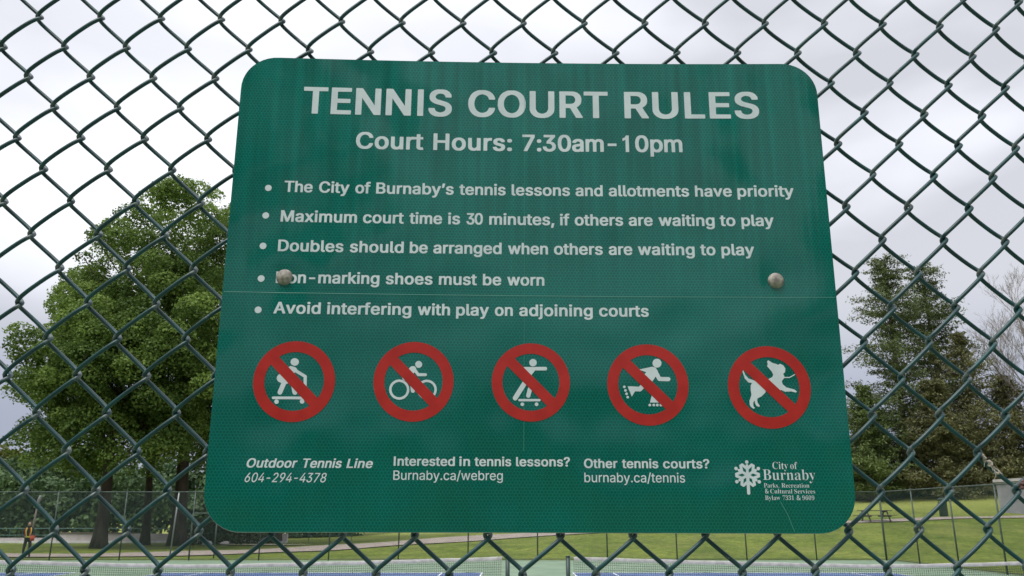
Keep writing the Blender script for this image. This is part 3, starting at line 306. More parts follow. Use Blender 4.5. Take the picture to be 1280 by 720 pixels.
# ------------------------------------------------------------------ materials
def mat(name, col, rough=0.6, spec=0.5, metal=0.0):
    m = bpy.data.materials.new(name); m.use_nodes = True
    b = m.node_tree.nodes['Principled BSDF']
    b.inputs['Base Color'].default_value = (*col, 1); b.inputs['Roughness'].default_value = rough
    b.inputs['Specular IOR Level'].default_value = spec; b.inputs['Metallic'].default_value = metal
    return m
def N(m, t, **k):
    n = m.node_tree.nodes.new(t)
    for a, b in k.items(): setattr(n, a, b)
    return n
def L(m, a, b): m.node_tree.links.new(a, b)
def noisy(name, c1, c2, scale, rough=0.8, detail=5, bump=0.0, bscale=None, spec=0.3, stretch=(1, 1, 1), lo=0.35, hi=0.65):
    m = mat(name, c1, rough, spec); b = m.node_tree.nodes['Principled BSDF']
    tc = N(m, 'ShaderNodeTexCoord'); mp = N(m, 'ShaderNodeMapping'); mp.inputs['Scale'].default_value = stretch
    L(m, tc.outputs['Object'], mp.inputs[0])
    n = N(m, 'ShaderNodeTexNoise'); n.inputs['Scale'].default_value = scale; n.inputs['Detail'].default_value = detail
    L(m, mp.outputs[0], n.inputs['Vector'])
    r = N(m, 'ShaderNodeValToRGB'); r.color_ramp.elements[0].position = lo; r.color_ramp.elements[1].position = hi
    r.color_ramp.elements[0].color = (*c1, 1); r.color_ramp.elements[1].color = (*c2, 1)
    L(m, n.outputs[0], r.inputs[0]); L(m, r.outputs[0], b.inputs['Base Color'])
    if bump:
        n2 = N(m, 'ShaderNodeTexNoise'); n2.inputs['Scale'].default_value = bscale or scale * 4; n2.inputs['Detail'].default_value = 6
        L(m, mp.outputs[0], n2.inputs['Vector'])
        bp = N(m, 'ShaderNodeBump'); bp.inputs['Strength'].default_value = bump; bp.inputs['Distance'].default_value = 0.05
        L(m, n2.outputs[0], bp.inputs['Height']); L(m, bp.outputs[0], b.inputs['Normal'])
    return m
def leafmat(name, c1, c2, transl=0.25, rough=0.6):
    """foliage: every leaf carries a 'tint' between the two greens"""
    m = mat(name, c1, rough, 0.25); nt = m.node_tree; b = nt.nodes['Principled BSDF']; out = nt.nodes['Material Output']
    a = N(m, 'ShaderNodeAttribute', attribute_name='tint')
    mx = N(m, 'ShaderNodeMix', data_type='RGBA'); mx.inputs[6].default_value = (*c1, 1); mx.inputs[7].default_value = (*c2, 1)
    L(m, a.outputs['Fac'], mx.inputs[0]); L(m, mx.outputs[2], b.inputs['Base Color'])
    tr = N(m, 'ShaderNodeBsdfTranslucent'); L(m, mx.outputs[2], tr.inputs[0])
    ms = N(m, 'ShaderNodeMixShader'); ms.inputs[0].default_value = transl
    L(m, b.outputs[0], ms.inputs[1]); L(m, tr.outputs[0], ms.inputs[2]); L(m, ms.outputs[0], out.inputs[0])
    return m

# =================================================================== TERRAIN
def sst(a, b, x):
    t = np.clip((x - a) / (b - a), 0, 1); return t * t * (3 - 2 * t)
def tz(X, Y):
    X = np.asarray(X, float); k = sst(62, 92, Y)
    return (sst(-18, 26, X) * (1 - k) + sst(-30, 75, X) * 1.12 * k) * np.interp(Y, [-1e3, 38.5, 56, 66, 96, 135, 1e4], [0, 0, 1.45, 2.1, 4.4, 5.6, 5.6])

grass = noisy('grass', (0.085, 0.125, 0.018), (0.17, 0.21, 0.035), 0.35, 0.95, 8, 0.6, 9.0, 0.1, lo=0.32, hi=0.7)
def grass_extra(m):
    nt = m.node_tree; b = nt.nodes['Principled BSDF']; src = b.inputs['Base Color'].links[0].from_socket
    tc = N(m, 'ShaderNodeTexCoord'); n = N(m, 'ShaderNodeTexNoise'); n.inputs['Scale'].default_value = 3.2; n.inputs['Detail'].default_value = 7; n.inputs['Roughness'].default_value = 0.7
    L(m, tc.outputs['Object'], n.inputs['Vector'])
    mr = N(m, 'ShaderNodeMapRange'); mr.inputs['From Min'].default_value = 0.38; mr.inputs['From Max'].default_value = 0.66; mr.inputs['To Min'].default_value = 0.6; mr.inputs['To Max'].default_value = 1.35
    L(m, n.outputs[0], mr.inputs['Value'])
    vm = N(m, 'ShaderNodeVectorMath', operation='SCALE'); L(m, src, vm.inputs[0]); L(m, mr.outputs[0], vm.inputs['Scale'])
    L(m, vm.outputs[0], b.inputs['Base Color'])
grass_extra(grass)
def dry_slope(m):
    """the upper bank is drier, yellower grass than the lawn by the courts"""
    b = m.node_tree.nodes['Principled BSDF']; src = b.inputs['Base Color'].links[0].from_socket
    tc = N(m, 'ShaderNodeTexCoord'); sx = N(m, 'ShaderNodeSeparateXYZ'); L(m, tc.outputs['Object'], sx.inputs[0])
    n = N(m, 'ShaderNodeTexNoise'); n.inputs['Scale'].default_value = 0.12; n.inputs['Detail'].default_value = 6; L(m, tc.outputs['Object'], n.inputs['Vector'])
    ad = N(m, 'ShaderNodeMath', operation='MULTIPLY_ADD'); ad.inputs[1].default_value = 22; L(m, n.outputs[0], ad.inputs[0]); L(m, sx.outputs['Y'], ad.inputs[2])
    mr = N(m, 'ShaderNodeMapRange'); mr.inputs['From Min'].default_value = 70; mr.inputs['From Max'].default_value = 92; mr.inputs['To Max'].default_value = 0.7; L(m, ad.outputs[0], mr.inputs['Value'])
    mx = N(m, 'ShaderNodeMix', data_type='RGBA'); mx.inputs[7].default_value = (0.30, 0.33, 0.085, 1)
    L(m, mr.outputs[0], mx.inputs[0]); L(m, src, mx.inputs[6]); L(m, mx.outputs[2], b.inputs['Base Color'])
dry_slope(grass)
xs = np.concatenate([np.linspace(-4000, -130, 12), np.arange(-120, 160, 2.0), np.linspace(170, 4000, 12)])
ys = np.concatenate([np.linspace(-2000, -20, 8), np.linspace(-15, 38.5, 12), np.arange(39, 140, 1.2), np.linspace(145, 6000, 14)])
XX, YY = np.meshgrid(xs, ys)
ZZ = tz(XX, YY)
ZZ = ZZ + np.where(YY > 39, 0.05 * np.sin(XX * 0.35 + YY * 0.21) * np.sin(YY * 0.4), 0) * (np.abs(XX) < 150) * sst(39, 44, YY)
nx, ny = len(xs), len(ys)
ii, jj = np.meshgrid(np.arange(nx - 1), np.arange(ny - 1)); b0 = (jj * nx + ii).ravel()
ground = link('ground', np_mesh('ground', np.stack([XX.ravel(), YY.ravel(), ZZ.ravel() - 0.02], 1), np.stack([b0, b0 + 1, b0 + nx + 1, b0 + nx], 1), True), grass, kind='structure')
def gz(X, Y):
    return float(tz(X, Y)) + (0.05 * math.sin(X * 0.35 + Y * 0.21) * math.sin(Y * 0.4) * float(sst(39, 44, Y)) if Y > 39 else 0) - 0.02

# winding path on the far side of the court
up = [(-70, 44.6), (-50, 44.0), (-31.3, 43.7), (-26.4, 43.8), (-21, 44.7), (-16.9, 47.3), (-13.0, 52.0), (-9.0, 57.0), (-4.7, 60.0), (0, 61.0), (5.2, 60.2), (13.9, 57.9), (22.9, 58.0), (38.2, 62.9), (53.3, 68.9), (80, 80)]
lo = [(-70, 40.5), (-50, 40.2), (-28.6, 40.0), (-24, 40.1), (-19, 40.5), (-14.7, 41.6), (-11.2, 44.4), (-7.5, 49.5), (-4, 52.8), (0, 55.0), (4.8, 55.9), (13.4, 55.6), (22.3, 56.0), (36.6, 60.6), (50.6, 66.0), (77, 77)]
def resample(P, n=140):
    P = np.array(P, float); d = np.r_[0, np.cumsum(np.hypot(*np.diff(P, axis=0).T))]; t = np.linspace(0, d[-1], n)
    Q = np.stack([np.interp(t, d, P[:, 0]), np.interp(t, d, P[:, 1])], 1)
    for _ in range(6): Q[1:-1] = (Q[:-2] + 2 * Q[1:-1] + Q[2:]) / 4
    return Q
U_, L_ = resample(up), resample(lo)
pv = []; nK = 6
for a, b in zip(L_, U_):
    for k in range(nK + 1):
        q = a + (b - a) * k / nK; pv.append((q[0], q[1], gz(q[0], q[1]) + 0.05))
pf = [(i * (nK + 1) + k, (i + 1) * (nK + 1) + k, (i + 1) * (nK + 1) + k + 1, i * (nK + 1) + k + 1) for i in range(len(L_) - 1) for k in range(nK)]
path_m = noisy('gravel_path', (0.24, 0.20, 0.17), (0.34, 0.29, 0.25), 1.2, 0.95, 8, 0.3, 30)
link('path', np_mesh('path', pv, pf, True), path_m, kind='structure')

# mountain on the horizon at the left, distance haze put into its colour
mt_m = noisy('haze_blue_mountain', (0.055, 0.064, 0.115), (0.075, 0.085, 0.145), 0.004, 1.0, 5, 0, None, 0.0)
gx = np.linspace(-4200, 600, 60); gy = np.linspace(2600, 5200, 26)
MX, MY = np.meshgrid(gx, gy)
prof = 375 * np.exp(-((gx + 2750) / 800) ** 2) + 50 * np.exp(-((gx + 900) / 800) ** 2) + 20 * np.sin(gx / 130)
MZ = prof[None, :] * np.sin(np.clip((MY - 2600) / 2600, 0, 1) * math.pi) ** 0.8 + 18 * np.sin(MX / 190 + MY / 310) - 20
nx2 = len(gx); ii, jj = np.meshgrid(np.arange(nx2 - 1), np.arange(len(gy) - 1)); b0 = (jj * nx2 + ii).ravel()
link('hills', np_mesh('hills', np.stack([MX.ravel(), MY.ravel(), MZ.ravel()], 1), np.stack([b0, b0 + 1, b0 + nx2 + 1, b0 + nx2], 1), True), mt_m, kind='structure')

# =================================================================== TENNIS COURTS
court_green = noisy('court_green_acrylic', (0.145, 0.215, 0.14), (0.19, 0.265, 0.18), 0.6, 0.75, 8, 0.05, 200)
court_blue = noisy('court_blue_acrylic', (0.058, 0.105, 0.235), (0.085, 0.14, 0.28), 0.5, 0.7, 8, 0.05, 200)
line_m = noisy('white_line_paint', (0.62, 0.64, 0.66), (0.78, 0.79, 0.8), 3, 0.7)
FENCE_Y, CORNER_X = 37.4, 16.46
NET_Y, BASE_Y, NEAR_Y = 17.5, 29.4, 5.6
def sheet(x0, x1, y0, y1, z, name, m, parent=None, kind=None, n=1):
    return MB().add([(x0, y0, z), (x1, y0, z), (x1, y1, z), (x0, y1, z)], [(0, 1, 2, 3)]).build(name, m, parent, kind=kind)
slab = MB().box(-46, CORNER_X + 0.25, -3.0, FENCE_Y + 0.25, -0.3, 0.0); slab.build('court_surface', court_green, kind='structure')
def worn(m, amt, scale, c):
    b = m.node_tree.nodes['Principled BSDF']; src = b.inputs['Base Color'].links[0].from_socket
    tc = N(m, 'ShaderNodeTexCoord'); n = N(m, 'ShaderNodeTexNoise'); n.inputs['Scale'].default_value = scale; n.inputs['Detail'].default_value = 9; n.inputs['Roughness'].default_value = 0.72
    L(m, tc.outputs['Object'], n.inputs['Vector'])
    mr = N(m, 'ShaderNodeMapRange'); mr.inputs['From Min'].default_value = 0.48; mr.inputs['From Max'].default_value = 0.66; mr.inputs['To Max'].default_value = amt
    L(m, n.outputs[0], mr.inputs['Value']); mx = N(m, 'ShaderNodeMix', data_type='RGBA'); mx.inputs[7].default_value = (*c, 1)
    L(m, mr.outputs[0], mx.inputs[0]); L(m, src, mx.inputs[6]); L(m, mx.outputs[2], b.inputs['Base Color'])
worn(court_green, 0.55, 0.9, (0.10, 0.15, 0.10)); worn(court_blue, 0.5, 0.8, (0.12, 0.15, 0.22)); worn(line_m, 0.7, 2.5, (0.35, 0.38, 0.38)); worn(grass, 0.4, 0.25, (0.20, 0.19, 0.07))
COURTS = (-20.45, -6.49, 7.55)
for cx in COURTS:
    W2 = 5.485
    pl_ = sheet(cx - W2, cx + W2, NEAR_Y, BASE_Y, 0.004, 'court_playing_area', court_blue, kind='structure')
    lm = MB(); z = 0.008
    def ln(x0, x1, y0, y1): lm.add([(x0, y0, z), (x1, y0, z), (x1, y1, z), (x0, y1, z)], [(0, 1, 2, 3)])
    yb = [NEAR_Y, NEAR_Y + 0.1, BASE_Y - 0.1, BASE_Y]
    ln(cx - W2, cx + W2, yb[0], yb[1]); ln(cx - W2, cx + W2, yb[2], yb[3])
    for sx in (-W2, -4.115, 4.065, W2 - 0.05):
        ln(cx + sx, cx + sx + 0.05, yb[1], yb[2])
    for yy in (NET_Y - 6.4, NET_Y + 6.4):
        ln(cx - 4.06, cx + 4.06, yy - 0.025, yy + 0.025)
    ln(cx - 0.025, cx + 0.025, NET_Y - 6.37, NET_Y + 6.37)
    lm.build('court_lines', line_m, kind='structure')

post_green = mat('dark_green_post_paint', (0.018, 0.045, 0.038), 0.45, 0.5)
band_m = noisy('net_headband_canvas', (0.34, 0.335, 0.32), (0.48, 0.47, 0.455), 8, 0.85)
cord_m = mat('black_net_cord', (0.02, 0.022, 0.022), 0.8)
strap_m = mat('white_strap', (0.6, 0.6, 0.6), 0.8)
cable_m = mat('steel_cable', (0.3, 0.3, 0.3), 0.4, 0.5, 0.8)
net_labels = ('tennis net of the far left court beyond the outer net post', 'tennis net left of the gap between two posts, white band along its top', 'tennis net right of the gap between two posts, white band along its top')
for cx, lab in zip(COURTS, net_labels):
    H = 6.4
    root = empty('tennis_net', (cx, NET_Y, 0), 0, lab, 'tennis net', 'nets across the tennis courts')
    top = lambda x: 0.914 + 0.156 * (abs(x) / H) ** 1.25
    for sx in (-H, H):
        pb = MB().tube([(sx, 0, 0), (sx, 0, 1.075)], 0.045, 12)
        pb.tube([(sx, 0, 1.075), (sx, 0, 1.095)], [0.052, 0.040], 12)
        pb.build('net_post', post_green, root, True)
    MB().tube([(x, 0.0, top(x)) for x in np.linspace(-H + 0.05, H - 0.05, 25)], 0.004, 5).build('cable', cable_m, root)
    hb = MB(); xsb = np.linspace(-H + 0.12, H - 0.12, 41)
    vs = []; 
    for x in xsb:
        t = top(x) + 0.008 + 0.004 * math.sin(x * 5.3)
        vs += [(x, -0.012, t - 0.07), (x, -0.014, t - 0.01), (x, 0.0, t), (x, 0.014, t - 0.01), (x, 0.012, t - 0.07)]
    hb.add(vs, [(i * 5 + k, (i + 1) * 5 + k, (i + 1) * 5 + k + 1, i * 5 + k + 1) for i in range(40) for k in range(4)])
    hb.build('head_band', band_m, root, True)
    nb = MB(); r = 0.0022
    for x in np.arange(-H + 0.12, H - 0.1, 0.044):
        nb.box(x - r, x + r, -r, r, 0.02, top(x) - 0.05)
    for k in range(1, 21):
        fr = k / 21.0; seg = np.linspace(-H + 0.12, H - 0.12, 13)
        for a, b in zip(seg[:-1], seg[1:]):
            za, zb = 0.02 + (top(a) - 0.07) * fr, 0.02 + (top(b) - 0.07) * fr
            nb.add([(a, -r, za - r), (b, -r, zb - r), (b, r, zb - r), (a, r, za - r), (a, -r, za + r), (b, -r, zb + r), (b, r, zb + r), (a, r, za + r)],
                   [(3, 2, 1, 0), (4, 5, 6, 7), (0, 1, 5, 4), (1, 2, 6, 5), (2, 3, 7, 6), (3, 0, 4, 7)])
    nb.build('netting', cord_m, root, kind='stuff')

# =================================================================== FAR COURT FENCE
rail_m = noisy('weathered_green_rail', (0.05, 0.075, 0.065), (0.09, 0.12, 0.10), 6, 0.5)
mesh_m = mat('green_fence_wire', (0.03, 0.06, 0.05), 0.5)
FH = 2.92
def chain_panel(p0, p1, z0, z1, cell=0.075, r=0.0027):
    """diagonal wires of a chain-link panel between two ground points"""
    p0, p1 = Vector(p0), Vector(p1); d = (p1 - p0); Ln = d.length; d.normalize(); nrm_ = Vector((-d.y, d.x, 0)); H = z1 - z0
    mb = MB()
    for s in (1, -1):
        k = -H
        while k < Ln + H:
            a, za, b, zb = k, z0, k + H * s, z1
            if s < 0: a, b = k, k - H
            # clip to 0..Ln
            def clip(a, za, b, zb):
                if a > b: a, za, b, zb = b, zb, a, za
                if b <= 0 or a >= Ln: return None
                if a < 0: za += (zb - za) * (0 - a) / (b - a); a = 0
                if b > Ln: zb = za + (zb - za) * (Ln - a) / (b - a); b = Ln
                return a, za, b, zb
            c = clip(a, za, b, zb)
            if c and c[2] - c[0] > 0.02:
                a, za, b, zb = c
                P, Q = p0 + d * a + Vector((0, 0, za)), p0 + d * b + Vector((0, 0, zb))
                t = (Q - P).normalized(); w = t.cross(nrm_) * r; nn = nrm_ * r
                vs = [P + w, P - w * 0.5 + nn, P - w * 0.5 - nn, Q + w, Q - w * 0.5 + nn, Q - w * 0.5 - nn]
                mb.add(vs, [(0, 1, 4, 3), (1, 2, 5, 4), (2, 0, 3, 5)])
            k += cell
    return mb
def fence(pts_line, label, n0_label=None, z_top=FH, skip_first=False):
    p0, p1 = Vector((*pts_line[0], 0)), Vector((*pts_line[-1], 0))
    root = empty('chain_link_fence', p0, 0, label, 'fence', 'tall green fences round the courts')
    loc = lambda p: Vector((p[0], p[1], 0)) - p0
    for i, p in enumerate(pts_line):
        if skip_first and i == 0: continue
        q = loc(p); r = 0.03 if i not in (0, len(pts_line) - 1) else 0.045
        MB().tube([q, q + Vector((0, 0, z_top + 0.03))], r, 8).tube([q + Vector((0, 0, z_top + 0.03)), q + Vector((0, 0, z_top + 0.08))], [r * 1.15, r * 0.4], 8).build('fence_post', rail_m, root, True)
    MB().tube([loc(pts_line[0]) + Vector((0, 0, z_top)), loc(pts_line[-1]) + Vector((0, 0, z_top))], 0.022, 8).build('top_rail', rail_m, root, True)
    MB().tube([loc(pts_line[0]) + Vector((0, 0, 0.06)), loc(pts_line[-1]) + Vector((0, 0, 0.06))], 0.016, 6).build('bottom_rail', rail_m, root, True)
    chain_panel(loc(pts_line[0]), loc(pts_line[-1]), 0.05, z_top).build('chain_mesh', mesh_m, root, kind='stuff')
    return root
SP = 3.066
far_pts = [(CORNER_X - SP * k, FENCE_Y) for k in range(0, 19)]
fence(far_pts, 'long green chain-link fence across the far end of the courts')
side_pts = [(CORNER_X + 0.0 * k, FENCE_Y - 3.0 * k) for k in range(0, 13)]
fence(side_pts, 'green chain-link fence along the right-hand side of the courts, running toward the camera', skip_first=True)
# gate frame behind the far fence
gp = empty('pipe_gate', (-14.9, 39.2, 0), 0, 'small pipe gate frame beyond the far fence beside the left trunks', 'gate')
for x in (0.0, 1.15): MB().tube([(x, 0, 0), (x, 0, 2.0)], 0.03, 8).build('gate_post', rail_m, gp, True)
MB().tube([(0, 0, 2.0), (1.15, 0, 2.0)], 0.03, 8).build('top_bar', rail_m, gp, True)
gq = empty('gate_post', (-15.2, 37.75, 0), 0, 'leaning metal post standing against the far fence near the trunks', 'post')
MB().tube([(0, 0, 0), (0.12, 0, 2.9)], 0.035, 8).build('pole', mat('galvanised_pipe', (0.28, 0.30, 0.29), 0.5, 0.5, 0.5), gq, True)

# =================================================================== NEAR CHAIN-LINK FENCE
HX = 0.0341; FR = 1.0814397400930222
F_O = np.array((-0.53169993, 0.79261697, 2.41791298))
F_U = np.array((9.99846329e-01, 1.75288340e-02, 2.40054868e-04)); F_V = np.array((-3.49356543e-04, 6.23274009e-03, 9.99980515e-01))
F_N = np.cross(F_U, F_V); F_N = -F_N if F_N[1] < 0 else F_N   # away from the camera
KW = np.array([[0.0196, -0.0471], [-0.0181, 0.0202], [-0.0829, -0.0666], [0.0709, 0.0004], [-0.0036, 0.113], [0.1689, 0.0704], [-0.0287, 0.0606], [-0.0258, 0.0329], [0.0804, -0.0104], [0.1395, 0.3048], [-0.0266, -0.0545], [0.1051, 0.0252], [-0.2408, -0.0761], [-0.0203, -0.0777], [-0.2572, -0.2647]])
def warp(c, v):
    """the slight sag and stretch of the fabric, in half-cell units"""
    a = np.clip(c / 16 - 1, -1.12, 1.1); b = np.clip(v / 8 + 1, -1.1, 1.12)
    B = np.stack([a ** i * b ** j for i in range(5) for j in range(5) if i + j <= 4], -1)
    fall = np.exp(-(np.maximum(np.abs(c / 16 - 1) - 1.12, 0) ** 2 + np.maximum(np.abs(v / 8 + 1) - 1.12, 0) ** 2) * 2)
    return (B @ KW) * fall[:, None]
WR = 0.00216; WA = 1.0 + 0.0042 / HX; WB = 0.0058
V_LO, V_HI = -64, 24       # from just above the ground to the top rail
def wire_path(c0, v0, v1, rnd=None, np_=13, warped=True):
    """one picket wire: a flattened spiral hooked into its neighbours"""
    ph = (np.arange(np_) / np_) * math.pi
    X = []; D = []; Vv = []
    v = v0
    n = 2.5
    while v < v1:
        first_left = ((c0 + v) % 2 == 0)
        cx = np.cos(ph); sy = np.sin(ph)
        ex = np.sign(cx) * np.abs(cx) ** (2 / n); dy = np.abs(sy) ** (2 / n)
        x = -ex * WA if first_left else ex * WA
        dd = -dy * WB if first_left else dy * WB
        # arc length for the climb
        phf = np.linspace(0, math.pi, 61); ef = np.sign(np.cos(phf)) * np.abs(np.cos(phf)) ** (2 / n); df = np.abs(np.sin(phf)) ** (2 / n)
        ds = np.hypot(np.diff(ef * WA * HX / 2), np.diff(df * WB)); s = np.r_[0, np.cumsum(ds)] / ds.sum()
        X.append(x * 0.5 + 0.5); D.append(dd); Vv.append(v + np.interp(ph, phf, s))
        v += 1
    X = np.concatenate(X); D = np.concatenate(D); Vv = np.concatenate(Vv)
    c = c0 + X
    if warped:
        w = warp(c, Vv); c = c + w[:, 0]; vv = Vv + w[:, 1]
    else: vv = Vv
    if rnd is not None:
        c = c + rnd[0] * np.sin(Vv * 0.9 + rnd[1]) * 0.022; vv = vv + rnd[2] * np.sin(Vv * 0.5 + rnd[3]) * 0.018
        D = D * (1 + 0.12 * np.sin(Vv * 1.3 + rnd[1] * 2))
    P = F_O + np.outer(c * HX, F_U) + np.outer(vv * HX * FR, F_V) + np.outer(D, F_N)
    return P, X
def sweep(P, r, n=8):
    T = np.gradient(P, axis=0); T /= np.linalg.norm(T, axis=1)[:, None]
    A = np.cross(T, F_N + 0 * T); A /= np.linalg.norm(A, axis=1)[:, None]; Bv = np.cross(T, A)
    q = np.arange(n) * 2 * math.pi / n
    V = P[:, None, :] + (A[:, None, :] * np.cos(q)[None, :, None] + Bv[:, None, :] * np.sin(q)[None, :, None]) * r
    m = len(P); i = np.arange(m - 1)[:, None] * n; k = np.arange(n)[None, :]; k2 = (k + 1) % n
    Fc = np.stack([i + k, i + k2, i + n + k2, i + n + k], -1).reshape(-1, 4)
    return V.reshape(-1, 3), Fc
# vinyl-coated wire, worn to the zinc where the wires hook
wire_m = mat('green_vinyl_coated_wire', (0.010, 0.062, 0.058), 0.36, 0.5)
def wire_nodes(m):
    nt = m.node_tree; b = nt.nodes['Principled BSDF']
    tc = N(m, 'ShaderNodeTexCoord')
    n1 = N(m, 'ShaderNodeTexNoise'); n1.inputs['Scale'].default_value = 45; n1.inputs['Detail'].default_value = 5; L(m, tc.outputs['Object'], n1.inputs['Vector'])
    r1 = N(m, 'ShaderNodeValToRGB'); r1.color_ramp.elements[0].position = 0.3; r1.color_ramp.elements[1].position = 0.72
    r1.color_ramp.elements[0].color = (0.0035, 0.031, 0.036, 1); r1.color_ramp.elements[1].color = (0.008, 0.068, 0.071, 1)
    L(m, n1.outputs[0], r1.inputs[0])
    at = N(m, 'ShaderNodeAttribute', attribute_name='wear')
    n2 = N(m, 'ShaderNodeTexNoise'); n2.inputs['Scale'].default_value = 130; n2.inputs['Detail'].default_value = 4; L(m, tc.outputs['Object'], n2.inputs['Vector'])
    mu = N(m, 'ShaderNodeMath', operation='MULTIPLY'); L(m, at.outputs['Fac'], mu.inputs[0])
    mr = N(m, 'ShaderNodeMapRange'); mr.inputs['From Min'].default_value = 0.42; mr.inputs['From Max'].default_value = 0.58; L(m, n2.outputs[0], mr.inputs['Value'])
    L(m, mr.outputs[0], mu.inputs[1])
    n5 = N(m, 'ShaderNodeTexNoise'); n5.inputs['Scale'].default_value = 75; n5.inputs['Detail'].default_value = 6; n5.inputs['Roughness'].default_value = 0.7; L(m, tc.outputs['Object'], n5.inputs['Vector'])
    chip = N(m, 'ShaderNodeMapRange'); chip.inputs['From Min'].default_value = 0.665; chip.inputs['From Max'].default_value = 0.70; L(m, n5.outputs[0], chip.inputs['Value'])
    mxx = N(m, 'ShaderNodeMath', operation='MAXIMUM'); L(m, mu.outputs[0], mxx.inputs[0]); L(m, chip.outputs[0], mxx.inputs[1])
    mx = N(m, 'ShaderNodeMix', data_type='RGBA'); mx.inputs[7].default_value = (0.13, 0.16, 0.16, 1)
    L(m, mxx.outputs[0], mx.inputs[0]); L(m, r1.outputs[0], mx.inputs[6]); L(m, mx.outputs[2], b.inputs['Base Color'])
    rr = N(m, 'ShaderNodeMapRange'); rr.inputs['To Min'].default_value = 0.32; rr.inputs['To Max'].default_value = 0.55; b.inputs['Specular IOR Level'].default_value = 0.5; L(m, n1.outputs[0], rr.inputs['Value']); L(m, rr.outputs[0], b.inputs['Roughness'])
wire_nodes(wire_m)
near_fence = empty('chain_link_fence', (0.0, 0.81, 0.0), 0, 'close-up green chain-link fence that the rules sign hangs on', 'fence')
NFM = Matrix.Translation((0, -0.81, 0))
def to_root(V): return np.asarray(V) - np.array((0, 0.81, 0))
C_LO, C_HI = -28, 60
for c0 in range(C_LO, C_HI):
    rnd = RNG.uniform(-1, 1, 4) * np.array([1, 3.1, 1, 3.1])
    near = -8 <= c0 <= 40
    P, X = wire_path(c0, V_LO, V_HI, rnd, 13 if near else 7)
    V, Fc = sweep(P, WR, 8 if near else 5)
    wear = np.repeat(np.clip((np.abs(X - 0.5) - 0.44) / 0.08, 0, 1), 8 if near else 5)
    me = np_mesh('wire', to_root(V), Fc, True, {'wear': ('POINT', wear)})
    link('wire', me, wire_m, near_fence)
gal = noisy('green_powder_coated_pipe', (0.010, 0.05, 0.045), (0.02, 0.08, 0.07), 9, 0.4)
fx0 = (F_O + F_U * C_LO * HX)[0] - 0.03; fx1 = (F_O + F_U * C_HI * HX)[0] + 0.03
ztop = F_O[2] + V_HI * HX * FR
for x in (fx0, fx1):
    y = 0.80 + 0.0175 * (x + 0.53) - 0.01
    q = MB().tube([(x, y - 0.81, -0.3), (x, y - 0.81, ztop + 0.05)], 0.036, 20); q.tube([(x, y - 0.81, ztop + 0.05), (x, y - 0.81, ztop + 0.09)], [0.042, 0.015], 20)
    q.build('fence_post', gal, near_fence, True)
for z, nm in ((ztop + 0.01, 'top_rail'), (0.1, 'bottom_rail')):
    MB().tube([(fx0, 0.80 + 0.0175 * (fx0 + 0.53) - 0.81 + 0.005, z), (fx1, 0.80 + 0.0175 * (fx1 + 0.53) - 0.81 + 0.005, z)], 0.021, 16).build(nm, gal, near_fence, True)
def on_fence(c, v, d=0.0):
    w = warp(np.array([float(c)]), np.array([float(v)]))[0]
    return Vector(F_O + F_U * (c + w[0]) * HX + F_V * (v + w[1]) * HX * FR + F_N * d)

# frayed tape and a twist of rusty wire at the right edge
tape_m = noisy('frayed_pale_tape', (0.30, 0.26, 0.20), (0.55, 0.52, 0.45), 300, 0.9, lo=0.4, hi=0.6)
tp = empty('frayed_tape', on_fence(29.4, -13.4), 0, 'frayed strip of pale tape wound round a fence wire at lower right', 'tape')
a, b = on_fence(29.12, -13.1, 0.0035), on_fence(29.72, -13.68, 0.0052)
org = tp.location.copy(); mb = MB(); pts = []; rd = []
for i in range(60):
    t = i / 59.0; p = a.lerp(b, t + 0.02 * math.sin(i * 2.3)) - org; q = t * 21 + 1.3 * math.sin(t * 17)
    off = Vector((math.sin(q) * 0.0026, math.cos(q) * 0.0028, math.cos(q) * 0.0018)); pts.append(p + off); rd.append(0.0007 + 0.0016 * abs(math.sin(i * 0.37) * math.sin(i * 1.1)))
mb.tube(pts, rd, 5); mb.build('wrapped_strip', tape_m, tp, True)
mb = MB()
for i in range(4):
    p = a.lerp(b, 0.15 + 0.2 * i) - org; dx = random.uniform(-0.004, 0.004)
    mb.tube([p, p + Vector((dx, -0.003, -0.004)), p + Vector((dx * 1.8, -0.003, -0.008 - 0.003 * random.random()))], [0.0005, 0.0004, 0.0002], 4)
mb.build('loose_threads', tape_m, tp)
rust_m = noisy('rusty_wire', (0.09, 0.045, 0.04), (0.2, 0.11, 0.10), 200, 0.85)
rt = empty('wire_tie', on_fence(30.2, -13.75), 0, 'rusty brown wire tie twisted round the fence at the right edge', 'wire tie')
org = rt.location.copy(); mb = MB()
p0_, p1_ = on_fence(30.02, -13.95, -0.006) - org, on_fence(30.9, -13.05, -0.008) - org
mb.tube([p0_.lerp(p1_, i / 30) + Vector((0, math.cos(i * 1.4) * 0.0022, math.sin(i * 1.4) * 0.0022)) for i in range(31)], 0.0018, 6)
mb.tube([p0_.lerp(p1_, i / 30) - Vector((0, math.cos(i * 1.4) * 0.0022, math.sin(i * 1.4) * 0.0022)) for i in range(31)], 0.0018, 6)
mb.build('twisted_wire', rust_m, rt, True)

